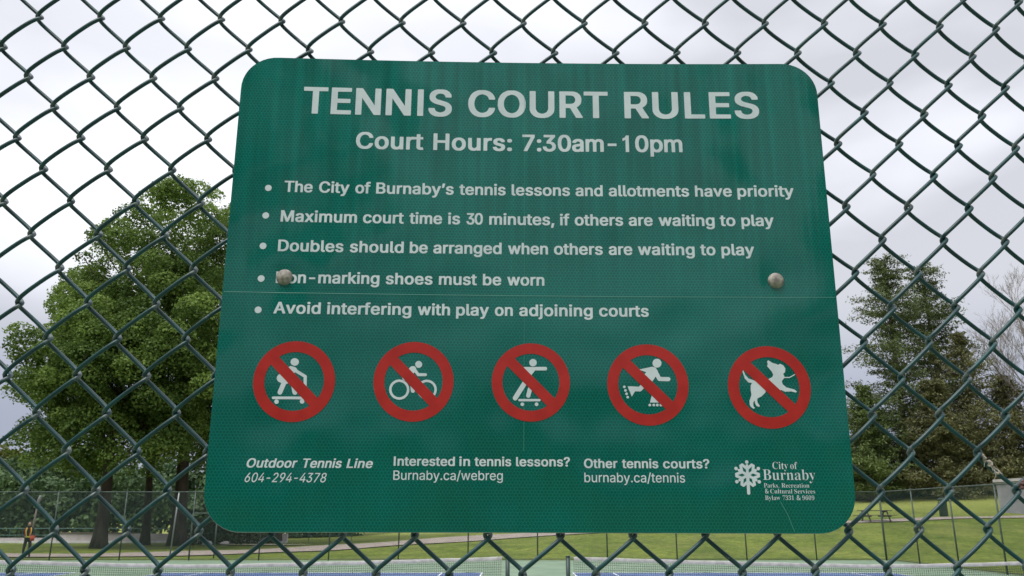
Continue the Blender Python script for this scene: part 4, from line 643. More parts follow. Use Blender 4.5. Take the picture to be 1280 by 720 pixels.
# =================================================================== THE SIGN
SG_U = np.array((0.9998241693917372, 0.018550435134630075, -0.0027407401260325075)); SG_V = np.array((0.0033906872944461743, -0.035096494189514105, 0.9993781763353035))
SG_O = Vector((0.019366763144277408, 0.7745835734913786, 2.1072932929680714))
SG_N = np.cross(SG_U, SG_V); SG_N = -SG_N if SG_N[1] < 0 else SG_N
sign = empty('rules_sign', SG_O, 0, 'large green metal tennis court rules sign with white lettering bolted to the fence', 'sign')
sign.matrix_world = Matrix(((SG_U[0], SG_N[0], SG_V[0], SG_O[0]), (SG_U[1], SG_N[1], SG_V[1], SG_O[1]), (SG_U[2], SG_N[2], SG_V[2], SG_O[2]), (0, 0, 0, 1)))
BOW = 0.006
HWID, HHEI, RC = 0.3055, 0.2425, 0.036
def bow(u): return BOW * (1 - (u / 0.305) ** 2)
def dent(u, v):
    """shallow dishing of the sheet where the bolts pull it back"""
    return sum(0.0016 * math.exp(-((u - a) ** 2 + (v - b) ** 2) / 0.018 ** 2) for a, b in ((-0.2466, 0.0014), (0.2470, 0.0017)))
def sp(u, v, off=0.0): return (u, bow(u) + dent(u, v) - off, v)    # on the panel face, off = toward the camera
# sheet: grid squeezed into the rounded outline
us = np.linspace(-HWID, HWID, 97); vs_ = np.linspace(-HHEI, HHEI, 77)
def squeeze(u, v):
    au, av = abs(u), abs(v)
    if au > HWID - RC and av > HHEI - RC:
        du, dv = au - (HWID - RC), av - (HHEI - RC); m = max(du, dv); l = math.hypot(du, dv)
        if l > 0: du, dv = du * m / l, dv * m / l
        au, av = HWID - RC + du, HHEI - RC + dv
    return math.copysign(au, u), math.copysign(av, v)
TH = 0.002
front = []; back = []
for v in vs_:
    for u in us:
        a, b = squeeze(u, v); p = sp(a, b); front.append(p); back.append((p[0] * 1.0019, p[1] + TH, p[2] * 1.0024))
nU, nV = len(us), len(vs_); nf = nU * nV; faces = []
for j in range(nV - 1):
    for i in range(nU - 1):
        k = j * nU + i; faces.append((k, k + 1, k + nU + 1, k + nU)); faces.append((nf + k, nf + k + nU, nf + k + nU + 1, nf + k + 1))
ring_ = [i for i in range(nU)] + [j * nU + nU - 1 for j in range(1, nV)] + [(nV - 1) * nU + i for i in range(nU - 2, -1, -1)] + [j * nU for j in range(nV - 2, 0, -1)]
rim = [front[i] for i in ring_] + [back[i] for i in ring_]; nr = len(ring_)
for i in range(nr): a, b = 2 * nf + i, 2 * nf + (i + 1) % nr; faces.append((b, a, nr + a, nr + b))
pme = bpy.data.meshes.new('panel'); pme.from_pydata(front + back + rim, [], faces)
for k, p in enumerate(pme.polygons): p.use_smooth = k < 2 * (nU - 1) * (nV - 1)
uvl = pme.uv_layers.new(name='uv')
allv = front + back + rim
for lp in pme.loops: q = allv[lp.vertex_index]; uvl.data[lp.index].uv = (q[0], q[2])
pme.update()
sheet_m = mat('green_honeycomb_reflective_sheeting', (0.0, 0.1, 0.08), 0.3, 0.5)
def sheeting(m):
    nt = m.node_tree; b = nt.nodes['Principled BSDF']
    uv = N(m, 'ShaderNodeUVMap', uv_map='uv')
    def vm(op, a, bb=None, sc=None):
        n = N(m, 'ShaderNodeVectorMath', operation=op)
        if hasattr(a, 'is_output'): L(m, a, n.inputs[0])
        else: n.inputs[0].default_value = a
        if bb is not None:
            if hasattr(bb, 'is_output'): L(m, bb, n.inputs[1])
            else: n.inputs[1].default_value = bb
        if sc is not None: n.inputs['Scale'].default_value = sc
        return n
    def ma(op, a, bb=None, c=None):
        n = N(m, 'ShaderNodeMath', operation=op)
        for i, x in enumerate((a, bb, c)):
            if x is None: continue
            if hasattr(x, 'is_output'): L(m, x, n.inputs[i])
            else: n.inputs[i].default_value = x
        return n.outputs[0]
    P = 0.0033
    s = vm('SCALE', uv.outputs[0], sc=1.0 / P); s2 = vm('ADD', s.outputs[0], (1000.0, 1732.0508, 0))
    rr = (1.0, 1.7320508, 1.0); hh = (0.5, 0.8660254, 0.0)
    A = vm('SUBTRACT', vm('MODULO', s2.outputs[0], rr).outputs[0], hh)
    B = vm('SUBTRACT', vm('MODULO', vm('SUBTRACT', s2.outputs[0], hh).outputs[0], rr).outputs[0], hh)
    def flat(n):
        return vm('MULTIPLY', n.outputs[0], (1, 1, 0))
    A, B = flat(A), flat(B)
    dA = vm('DOT_PRODUCT', A.outputs[0], A.outputs[0]).outputs['Value']; dB = vm('DOT_PRODUCT', B.outputs[0], B.outputs[0]).outputs['Value']
    less = ma('LESS_THAN', dA, dB)
    mx = N(m, 'ShaderNodeMix', data_type='VECTOR'); L(m, less, mx.inputs[0]); L(m, B.outputs[0], mx.inputs[4]); L(m, A.outputs[0], mx.inputs[5])
    ab = vm('ABSOLUTE', mx.outputs[1])
    d1 = vm('DOT_PRODUCT', ab.outputs[0], (0.5, 0.8660254, 0)).outputs['Value']
    sx = N(m, 'ShaderNodeSeparateXYZ'); L(m, ab.outputs[0], sx.inputs[0])
    edge = ma('SUBTRACT', 0.5, ma('MAXIMUM', d1, sx.outputs[0]))
    ln_ = N(m, 'ShaderNodeMapRange', interpolation_type='SMOOTHSTEP'); ln_.inputs['From Min'].default_value = 0.03; ln_.inputs['From Max'].default_value = 0.14; ln_.inputs['To Min'].default_value = 1; ln_.inputs['To Max'].default_value = 0
    L(m, edge, ln_.inputs['Value'])
    # vertical streaks, embossing reflections put into the colour, and broad unevenness
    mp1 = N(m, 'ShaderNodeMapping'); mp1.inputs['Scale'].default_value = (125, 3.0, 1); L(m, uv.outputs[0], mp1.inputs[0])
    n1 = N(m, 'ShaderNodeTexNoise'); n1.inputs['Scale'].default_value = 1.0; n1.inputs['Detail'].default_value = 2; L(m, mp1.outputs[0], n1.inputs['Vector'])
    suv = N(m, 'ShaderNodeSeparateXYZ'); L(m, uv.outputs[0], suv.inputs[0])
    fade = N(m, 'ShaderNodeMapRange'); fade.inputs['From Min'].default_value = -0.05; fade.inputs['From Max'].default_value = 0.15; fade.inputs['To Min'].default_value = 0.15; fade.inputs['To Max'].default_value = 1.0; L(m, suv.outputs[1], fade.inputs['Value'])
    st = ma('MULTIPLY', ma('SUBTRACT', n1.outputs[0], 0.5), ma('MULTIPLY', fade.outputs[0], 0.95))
    n2 = N(m, 'ShaderNodeTexNoise'); n2.inputs['Scale'].default_value = 9; n2.inputs['Detail'].default_value = 3; L(m, uv.outputs[0], n2.inputs['Vector'])
    n3 = N(m, 'ShaderNodeTexNoise'); n3.inputs['Scale'].default_value = 420; n3.inputs['Detail'].default_value = 3; L(m, uv.outputs[0], n3.inputs['Vector'])
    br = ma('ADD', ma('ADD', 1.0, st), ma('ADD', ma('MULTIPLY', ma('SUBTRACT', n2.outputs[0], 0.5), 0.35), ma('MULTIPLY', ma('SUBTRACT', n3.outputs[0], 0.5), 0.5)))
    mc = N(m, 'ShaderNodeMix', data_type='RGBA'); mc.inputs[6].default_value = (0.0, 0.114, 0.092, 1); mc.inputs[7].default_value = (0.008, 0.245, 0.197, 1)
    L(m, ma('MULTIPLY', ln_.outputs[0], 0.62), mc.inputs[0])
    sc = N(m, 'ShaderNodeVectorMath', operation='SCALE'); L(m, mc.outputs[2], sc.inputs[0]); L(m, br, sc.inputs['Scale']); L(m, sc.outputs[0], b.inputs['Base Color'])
    # gloss: slightly wavy film
    n4 = N(m, 'ShaderNodeTexNoise'); n4.inputs['Scale'].default_value = 6; n4.inputs['Detail'].default_value = 2; L(m, uv.outputs[0], n4.inputs['Vector'])
    hsum = ma('ADD', ma('MULTIPLY', n4.outputs[0], 2.2), ma('MULTIPLY', n1.outputs[0], 0.02))
    bp = N(m, 'ShaderNodeBump'); bp.inputs['Strength'].default_value = 0.5; bp.inputs['Distance'].default_value = 0.01; L(m, hsum, bp.inputs['Height']); L(m, bp.outputs[0], b.inputs['Normal'])
    b.inputs['Roughness'].default_value = 0.32; b.inputs['Metallic'].default_value = 0.2; b.inputs['Coat Weight'].default_value = 0.75; b.inputs['Coat Roughness'].default_value = 0.13; L(m, bp.outputs[0], b.inputs['Coat Normal']); b.inputs['Specular IOR Level'].default_value = 0.05
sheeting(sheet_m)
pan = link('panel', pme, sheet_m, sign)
pme.materials.append(noisy('cut_aluminium_edge', (0.22, 0.25, 0.25), (0.52, 0.54, 0.55), 45, 0.45, 5, 0, None, 0.5))
for p in pme.polygons[-nr:]: p.material_index = 1

film_white = noisy('silver_white_reflective_film', (0.59, 0.665, 0.71), (0.67, 0.74, 0.785), 60, 0.35, 3, 0, None, 0.5)
film_red = noisy('red_reflective_film', (0.40, 0.012, 0.008), (0.47, 0.018, 0.012), 60, 0.35, 3, 0, None, 0.5)
def dec(s, k): return [[(float(a) * k, float(b) * k) for a, b in (p.split(',') for p in c.split(' '))] for c in s.split('/')]
def area2(P): return 0.5 * sum(P[i - 1][0] * P[i][1] - P[i][0] * P[i - 1][1] for i in range(len(P)))
def inside(p, P):
    r = False
    for i in range(len(P)):
        (xa, ya), (xb, yb) = P[i - 1], P[i]
        if (ya > p[1]) != (yb > p[1]) and p[0] < (xb - xa) * (p[1] - ya) / (yb - ya) + xa: r = not r
    return r
def fill(contours):
    """triangles of a set of outlines with holes; returns (2D points, triangles)"""
    big = max(contours, key=lambda c: abs(area2(c))); sgn = area2(big) > 0
    outs = [c for c in contours if (area2(c) > 0) == sgn]; holes = [c for c in contours if (area2(c) > 0) != sgn]
    V = []; T = []
    for o in outs:
        hs = [h for h in holes if inside(h[0], o)]
        pl = [[Vector((x, y, 0)) for x, y in o]] + [[Vector((x, y, 0)) for x, y in h] for h in hs]
        tr = tessellate_polygon(pl); b = len(V); V += [(p.x, p.y) for q in pl for p in q]
        for t in tr:
            a, c, d = (V[b + i] for i in t)
            ar = (c[0] - a[0]) * (d[1] - a[1]) - (c[1] - a[1]) * (d[0] - a[0])
            if abs(ar) < 1e-12: continue
            T.append(tuple(b + i for i in (t if ar > 0 else t[::-1])))
    return V, T
GL = {k: {ch: (a / 1000.0, fill(dec(s, 0.001)), dec(s, 0.001)) for ch, (a, s) in g.items()} for k, g in GLYPHS.items()}
for k_ in 'B': 
    r_ = [[(0.062, -0.012), (0.168, -0.012), (0.168, 0.520), (0.062, 0.520)]]; GL[k_]['I'] = (0.23, fill(r_), r_)
r_ = [[(0.185, -0.012), (0.288, -0.012), (0.288, 0.520), (0.205, 0.520), (0.170, 0.455), (0.095, 0.425), (0.095, 0.335), (0.185, 0.380)]]; GL['B']['1'] = (GL['B']['1'][0], fill(r_), r_)
CAPS = {'B': 0.532, 'R': 0.507, 'S': 0.449}
LINE_LABELS = ['TENNIS COURT RULES heading', 'Court Hours line', 'first bulleted rule', 'second bulleted rule', 'third bulleted rule', 'fourth bulleted rule', 'fifth bulleted rule',
               'Outdoor Tennis Line heading', 'telephone number', 'lessons question', 'first web address', 'other courts question', 'second web address', 'City of', 'Burnaby', 'Parks line', 'Services line', 'Bylaw line']
for (st, slant, v0, cap, words), lab in zip(TEXT_LINES, LINE_LABELS):
    sy = cap / 1000.0 / CAPS[st]; mb = MB()
    base_y = v0 / 1000.0 + (0.012 * sy if st == 'B' else 0)
    for w, u0, u1 in words:
        u0, u1 = u0 / 1000.0, u1 / 1000.0
        G = [GL[st][c] for c in w]
        ex = [(min(p[0] for c in g[2] for p in c), max(p[0] for c in g[2] for p in c)) for g in G]
        adv = sum(g[0] for g in G[:-1])
        nat = (adv - ex[0][0] + ex[-1][1]) * sy
        tgt = (u1 - u0) - (slant * cap / 1000.0 * 0.45 if slant else 0)
        ratio = tgt / nat
        kx = min(max(1 + (ratio - 1) * 0.6, 0.8), 1.12) if st == 'B' else ratio
        if len(G) > 1: ls = (tgt - nat * kx) / (len(G) - 1)
        else: ls = 0; kx = ratio
        x = u0 - ex[0][0] * sy * kx
        for g in G:
            V2, T2 = g[1]
            mb.add([sp(x + p[0] * sy * kx + slant * p[1] * sy, base_y + p[1] * sy, 0.00014) for p in V2], T2)
            x += g[0] * sy * kx + ls
    o = mb.build('lettering', film_white, sign); o['label'] = 'white ' + lab + ' on the sign'
for k, (u, v) in enumerate([(-268.9, 94.9), (-269.3, 65.3), (-269.6, 33.1), (-269.0, -0.6), (-269.4, -32.6)]):
    pts = [sp(u / 1000 + 0.0034 * math.cos(t), v / 1000 + 0.0034 * math.sin(t), 0.00014) for t in np.linspace(0, 2 * math.pi, 20, endpoint=False)]
    MB().add(pts, [tuple(range(20))]).build('bullet', film_white, sign)
# prohibition badges
badges = [('skater', -229.6, -102.6, 'crouching skateboarder'), ('cyclist', -114.7, -101.8, 'cyclist'), ('boarder', -0.5, -101.7, 'standing skateboarder'), ('rollerskater', 113.8, -103.6, 'inline skater'), ('dog', 232.0, -105.6, 'leaping dog on a leash')]
for (key, cu, cv, what), Ro in zip(badges, (0.0391, 0.0388, 0.0382, 0.0397, 0.0402)):
    Ri = Ro * 0.73; cu /= 1000; cv /= 1000; n = 72
    rmb = MB(); vs = []
    for rr in (Ro, (Ro + Ri) / 2, Ri):
        vs += [sp(cu + rr * math.cos(t), cv + rr * math.sin(t), 0.00034) for t in np.linspace(0, 2 * math.pi, n, endpoint=False)]
    rmb.add(vs, [(k * n + i, k * n + (i + 1) % n, (k + 1) * n + (i + 1) % n, (k + 1) * n + i) for k in range(2) for i in range(n)])
    badge = rmb.build('prohibition_ring', film_red, sign); badge['label'] = 'red prohibition ring over a ' + what
    smb = MB(); hw = 0.0052; L2 = Ri + 0.0006; d = Vector((math.cos(R(-45)), math.sin(R(-45)))); pn = Vector((-d.y, d.x)); vs = []
    for i in range(13):
        t = -L2 + 2 * L2 * i / 12.0
        for s in (-1, 1):
            q = d * t + pn * hw * s
            if q.length > L2: 
                tt = math.copysign(math.sqrt(L2 * L2 - hw * hw), t); q = d * tt + pn * hw * s
            vs.append(sp(cu + q.x, cv + q.y, 0.00037))
    smb.add(vs, [(2 * i, 2 * i + 2, 2 * i + 3, 2 * i + 1) for i in range(12)])
    smb.build('slash', film_red, badge)
    V2, T2 = fill([[(x, y) for x, y in c] for c in dec(PICTOGRAMS[key], 0.0001)])
    pm = MB().add([sp(p[0], p[1], 0.00020) for p in V2], T2).build('pictogram', film_white, badge); pm['label'] = 'white ' + what + ' pictogram'
# snowflake emblem
def capsule(a, b, w, n=8):
    a, b = Vector(a), Vector(b); t = math.atan2(b.y - a.y, b.x - a.x); r = w / 2
    P = [b + Vector((math.cos(t + x), math.sin(t + x))) * r for x in np.linspace(-math.pi / 2, math.pi / 2, n)]
    P += [a + Vector((math.cos(t + x), math.sin(t + x))) * r for x in np.linspace(math.pi / 2, 1.5 * math.pi, n)]
    return P
fl = MB(); c0 = Vector((205.5, -189.5)); lay = 0
def strokef(a, b, w):
    global lay
    P = capsule(a, b, w); lay += 1
    fl.add([sp(p.x / 1000, p.y / 1000, 0.00014 + lay * 0.000004) for p in P], [tuple(range(len(P)))])
for k in range(6):
    d = Vector((math.cos(R(90 + 60 * k)), math.sin(R(90 + 60 * k))))
    rot = lambda v, a: Vector((v.x * math.cos(a) - v.y * math.sin(a), v.x * math.sin(a) + v.y * math.cos(a)))
    tip = 13.0 if k == 3 else 8.0
    if k == 3: strokef(c0, c0 + d * 16.6, 3.0)
    else:
        strokef(c0, c0 + d * 9.0, 2.6); strokef(c0 + d * 12.1, c0 + d * 12.3, 3.2)
    for s in (-1, 1): strokef(c0 + d * 5.8, c0 + d * 5.8 + rot(d, s * R(50)) * 5.9, 2.6)
fl.build('snowflake_emblem', film_white, sign)
# joints and a scratch in the film
seam_m = mat('film_edge', (0.05, 0.24, 0.19), 0.35)
def strip(pts, w, name):
    P = resample(pts, 60) / 1000.0; vs = []
    for i, p in enumerate(P):
        t = P[min(i + 1, 59)] - P[max(i - 1, 0)]; t /= np.linalg.norm(t); nn = np.array((-t[1], t[0])) * w / 2000
        vs += [sp(*(p - nn), 0.00020), sp(*(p + nn), 0.00006)]
    MB().add(vs, [(2 * i, 2 * i + 2, 2 * i + 3, 2 * i + 1) for i in range(59)]).build(name, seam_m, sign)
strip([(-304, -14.6), (0, -15.2), (304, -15.8)], 0.55, 'film_joint')
strip([(-6.5, 240), (-7.0, 90), (-6.8, 0), (-7.4, -168)], 0.5, 'film_joint')
strip([(235, -214), (241, -226), (246, -241)], 0.7, 'scratch')
strip([(291.5 - 100, 112), (192.6, 100), (194.2, 88), (192.8, 76)], 0.35, 'scratch')
# bolts
bolt_m = noisy('weathered_zinc_bolt', (0.19, 0.165, 0.145), (0.44, 0.40, 0.36), 230, 0.45, 5, 0.08, 500, 0.5, lo=0.35, hi=0.68)
for (u, v), dx in (((-246.6, 1.4), 0.0), ((247.0, 1.7), 0.4)):
    u /= 1000; v /= 1000; Rb, hb_ = 0.0082, 0.0048; mb = MB(); vs = []; nseg = 28; prof = [(1.0, 0.0), (0.995, 0.10), (0.95, 0.30), (0.84, 0.56), (0.64, 0.80), (0.36, 0.94), (0.12, 0.995)]
    bx, by, bz = sp(u, v)
    for r_, h_ in prof: vs += [(bx + Rb * r_ * math.cos(t + dx), by - hb_ * h_, bz + Rb * r_ * math.sin(t + dx)) for t in np.linspace(0, 2 * math.pi, nseg, endpoint=False)]
    fs = [(k * nseg + i, k * nseg + (i + 1) % nseg, (k + 1) * nseg + (i + 1) % nseg, (k + 1) * nseg + i) for k in range(len(prof) - 1) for i in range(nseg)]
    fs.append(tuple((len(prof) - 1) * nseg + i for i in range(nseg)))
    mb.add(vs, fs); bo = mb.build('bolt_head', bolt_m, sign, True)
    MB().tube([(bx, by + 0.002, bz), (bx, by + 0.045, bz)], 0.004, 12).build('bolt_shank', bolt_m, bo, True)
    MB().tube([(bx, by + 0.036, bz), (bx, by + 0.041, bz)], 0.008, 6).build('nut', bolt_m, bo)

# =================================================================== VEGETATION
def leaves(cent, nrm_, size, aspect=0.75, jitter=0.6):
    """diamond leaves round points with given normals"""
    n = len(cent); nn = nrm_ + RNG.normal(0, jitter, (n, 3)); nn[:, 2] *= 1.0; nn /= np.linalg.norm(nn, axis=1)[:, None]
    a = np.cross(nn, RNG.normal(0, 1, (n, 3))); a /= np.linalg.norm(a, axis=1)[:, None]; b = np.cross(nn, a)
    s = size * RNG.uniform(0.65, 1.35, n)[:, None]
    V = np.stack([cent - a * s, cent - b * s * aspect + nn * s * 0.15, cent + a * s, cent + b * s * aspect + nn * s * 0.15], 1).reshape(-1, 3)
    return V, np.arange(4 * n).reshape(-1, 4)
def lobed_crown(lobes, per, size, jitter=0.6, flat=0.55, droop=0.0, shell=0.75, lower=0.35):
    """lobes: list of (centre, radius, tint)"""
    Cs = []; Ns = []; T = []
    for c, r, t in lobes:
        n = int(per * r * r)
        d = RNG.normal(0, 1, (n, 3)); d /= np.linalg.norm(d, axis=1)[:, None]
        flip = (d[:, 2] < 0) & (RNG.random(n) > lower); d[flip, 2] *= -1
        rad = r * (shell + (1 - shell) * RNG.random(n)) * (0.85 + 0.3 * RNG.random(n))
        p = d * rad[:, None] * np.array([1, 1, flat])
        p[:, 2] -= droop * (p[:, 0] ** 2 + p[:, 1] ** 2) / max(r, 1e-3)
        Cs.append(p + np.array(c)); Ns.append(d * np.array([0.7, 0.7, 1.3])); T.append(np.clip(t + RNG.normal(0, 0.13, n), 0, 1))
    P = np.concatenate(Cs); V, Fc = leaves(P, np.concatenate(Ns), size, 0.75, jitter)
    return V, Fc, np.concatenate(T)
bark_maple = noisy('maple_bark', (0.035, 0.028, 0.022), (0.085, 0.07, 0.055), 3.5, 0.95, 8, 0.8, 14, 0.1, stretch=(1, 1, 0.25))
bark_grey = noisy('pale_grey_bark', (0.10, 0.085, 0.07), (0.19, 0.165, 0.14), 4, 0.95, 8, 0.5, 14, 0.1, stretch=(1, 1, 0.3))
def trunk_mesh(root, base_r, h, bark, lean=(0, 0), flare=1.7, limbs=(), n=14, name='trunk'):
    mb = MB(); k = 14; pts = []; rad = []
    for i in range(k + 1):
        t = i / k; z = h * t; pts.append((lean[0] * t + 0.05 * math.sin(t * 7), lean[1] * t + 0.05 * math.cos(t * 5), z - 0.15 * (i == 0)))
        rad.append(base_r * ((1 - 0.72 * t) + (flare - 1) * math.exp(-z / (base_r * 1.3))))
    mb.tube(pts, rad, n)
    for a, b, r0, r1 in limbs:
        a, b = Vector(a), Vector(b); mid = a.lerp(b, 0.5) + Vector((random.uniform(-.4, .4), random.uniform(-.4, .4), random.uniform(0, .5)))
        mb.tube([a, a.lerp(mid, .5), mid, mid.lerp(b, .5), b], [r0, r0 * .85, (r0 + r1) / 2, r1 * 1.2, r1], 6)
    return mb.build(name, bark, root, True)
maple_m = leafmat('maple_leaves', (0.040, 0.085, 0.014), (0.225, 0.330, 0.070), 0.38)
def maple(x, y, base_r, cz, rx, rz, nlobes, seed, label, trunk_h, ctr=(0, 0), group='big broadleaf trees by the path', per=380, size=0.090):
    rng = np.random.default_rng(seed); z0 = gz(x, y)
    root = empty('maple_tree', (x, y, z0), 0, label, 'tree', group)
    lobes = []; ends = []
    for i in range(nlobes):
        d = rng.normal(0, 1, 3); d /= np.linalg.norm(d)
        if d[2] < -0.8: d[2] *= -0.5
        rr = 0.55 + 0.45 * rng.random() ** 0.6
        bulge = 1 + 0.12 * math.sin(3 * math.atan2(d[1], d[0]) + seed) + 0.10 * math.sin(5 * d[2] + seed * 2)
        c = np.array([ctr[0] + d[0] * rx * rr * bulge, ctr[1] + d[1] * rx * rr * bulge, cz + d[2] * rz * rr * bulge])
        lobes.append((c, rng.uniform(0.6, 1.45), np.clip(0.15 + 0.75 * rng.random(), 0, 1))); ends.append(c)
    V, Fc, T = lobed_crown(lobes, per, size, 0.6, 0.74, 0.10, lower=0.5)
    link('crown', np_mesh('crown', V, Fc, False, {'tint': ('FACE', T)}), maple_m, root)
    limbs = []
    for i in range(0, nlobes, max(1, nlobes // 26)):
        t = rng.uniform(0.35, 0.9); a = (0, 0, trunk_h * t + 0.5); limbs.append((a, tuple(ends[i]), base_r * 0.28 * (1.2 - t), 0.04))
    trunk_mesh(root, base_r, trunk_h, bark_maple, (ctr[0] * .5, ctr[1] * .5), 1.45, limbs)
    return root
M1 = maple(-24.7, 50.6, 0.40, 9.6, 5.6, 6.4, 240, 3, 'large maple with the stout flared trunk nearest the far fence, leftmost of the trunks', 11, (-0.2, 0.5))
M2 = maple(-22.3, 56.3, 0.50, 14.0, 8.7, 10.1, 400, 5, 'tallest maple, its crown top brushing the upper left edge of the sign', 16, (-1.0, 0.0))
maple(-25.0, 57.6, 0.29, 11.3, 6.9, 7.4, 220, 8, 'slender-trunked maple between the two stout trunks', 13, (-1.6, 0.6))
M3 = maple(-17.5, 62.0, 0.5, 12.0, 7.5, 8.6, 220, 12, 'maple standing behind the lower left corner of the sign', 13, (1.2, 0.0))

# unseen trees added behind the photographer to shape reflections in film and wires
for k, (x, y, src, rz, s, what) in enumerate([(-12.0, -23, M2, 1.0, 1.05, 'broadleaf tree added for reflections, directly behind the photographer to the left'), (-29, -21, M3, 2.0, 1.1, 'broadleaf tree added for reflections, far left behind the photographer'), (14.6, -22, M3, 0.5, 1.1, 'broadleaf tree added for reflections, behind the photographer to the right'), (32, -23, M2, 3.0, 1.0, 'broadleaf tree added for reflections, far right behind the photographer'), (-45, -18, M1, 0.3, 1.3, 'broadleaf tree added for reflections, at the far left end of the row behind the photographer'), (48, -19, M1, 4.0, 1.3, 'broadleaf tree added for reflections, at the far right end of the row behind the photographer')]):
    c_ = src.copy(); c_.location = (x, y, 0); c_.rotation_euler = (0, 0, rz); c_.scale = (s, s, s); c_['label'] = what; c_['group'] = 'trees added behind the photographer for reflections'; C.objects.link(c_)
    for ch in list(src.children):
        d_ = ch.copy(); C.objects.link(d_); d_.parent = c_

# conifers on the bank at the right
def conifer(x, y, h, rad, seed, label, leaf_m, per, size, start=0.12, power=0.8, gaps=0.0, lean=0, group='evergreens on the bank at right', base_r=0.35, dens=1.0, top_round=0.0, tint=0.5):
    rng = np.random.default_rng(seed); z0 = gz(x, y)
    root = empty('pine_tree', (x, y, z0), 0, label, 'tree', group)
    Cs = []; Ns = []; T = []; limbs = []
    z = h * start
    while z < h * 0.985:
        f = (z - h * start) / (h * (1 - start)); prof = (1 - f) ** power * (1 - top_round) + top_round * math.sqrt(max(0, 1 - f * f))
        R_ = rad * prof * (0.75 + 0.25 * math.sin(z * 1.1 + seed))
        nb = max(3, int(6 * dens)); a0 = rng.random() * 6.28
        for k in range(nb):
            if rng.random() < gaps: continue
            a = a0 + k * 6.283 / nb + rng.normal(0, 0.25); r = max(0.35, R_ * rng.uniform(0.55, 1.12)); up_ = rng.uniform(-0.05, 0.28)
            end = np.array([math.cos(a) * r + lean * f, math.sin(a) * r, z + r * up_])
            limbs.append(((lean * f, 0, z), tuple(end), 0.05 * (1 - f) + 0.015, 0.012))
            n = int(per * 2.4 * (0.25 + r / rad)); t = rng.random(n) ** 0.6
            p = np.array([lean * f, 0, z]) + (end - np.array([lean * f, 0, z])) * t[:, None]
            sd = 0.10 + 0.30 * (0.3 + r / rad)
            p += rng.normal(0, 1, (n, 3)) * np.array([sd, sd, sd * 0.55]); Cs.append(p); Ns.append(np.tile([0, 0, 1.0], (n, 1))); T.append(np.clip(rng.normal(tint + 0.2 * (rng.random() - .5), 0.18, n), 0, 1))
        z += rng.uniform(0.32, 0.62) / dens
    P = np.concatenate(Cs); V, Fc = leaves(P, np.concatenate(Ns), size, 0.35, 0.9)
    link('crown', np_mesh('crown', V, Fc, False, {'tint': ('FACE', np.concatenate(T))}), leaf_m, root)
    trunk_mesh(root, base_r, h * 0.97, bark_grey, (lean, 0), 1.4, limbs[::2], 10)
    return root
pine_m = leafmat('pine_needles', (0.055, 0.085, 0.032), (0.18, 0.22, 0.085), 0.25)
pine2_m = leafmat('fir_needles', (0.055, 0.09, 0.03), (0.18, 0.235, 0.075), 0.15)
brown_m = leafmat('olive_brown_foliage', (0.085, 0.09, 0.038), (0.22, 0.22, 0.10), 0.15)
larch_m = leafmat('larch_needles', (0.055, 0.06, 0.026), (0.125, 0.13, 0.06), 0.25)
conifer(46.0, 96, 29.5, 7.4, 21, 'tallest pine, with a ragged blunt top, just right of the sign', pine_m, 62, 0.18, 0.15, 0.7, 0.14, 0.4, base_r=0.45, dens=1.1, top_round=0.9)
conifer(52.8, 99, 28.6, 7.0, 22, 'second tall pine, its rounded top right of the tallest one', pine_m, 60, 0.18, 0.15, 0.7, 0.14, -0.4, base_r=0.42, dens=1.1, top_round=0.9)
conifer(40.5, 93, 13.0, 5.2, 23, 'bushy green fir below the tall pines beside the sign edge', pine2_m, 70, 0.20, 0.05, 0.8, 0.03, top_round=0.6)
conifer(52.0, 92, 18.5, 5.6, 24, 'brownish spreading evergreen below and right of the tall pines', brown_m, 46, 0.19, 0.06, 0.8, 0.12, top_round=0.85)
conifer(47.0, 90, 13.0, 5.2, 25, 'dark olive evergreen at the foot of the tall pines', brown_m, 80, 0.20, 0.04, 0.8, 0.02, top_round=0.7, tint=0.35)
conifer(57.5, 94, 13.5, 5.0, 26, 'olive evergreen under the bare tree branches', brown_m, 56, 0.20, 0.05, 0.8, 0.1, top_round=0.5)
conifer(60.5, 92, 19.5, 4.4, 27, 'thin see-through larch at the right edge of the picture', larch_m, 26, 0.16, 0.1, 0.85, 0.15, base_r=0.3, dens=1.0)
conifer(66.0, 95, 23.0, 5.5, 28, 'tall larch partly cut off by the right edge of the picture', larch_m, 34, 0.17, 0.1, 0.85, 0.12, base_r=0.35)
conifer(32.0, 97, 20.0, 5.6, 29, 'evergreen hidden behind the right half of the sign', pine_m, 34, 0.22, 0.1, 0.8, 0.1, top_round=0.6)

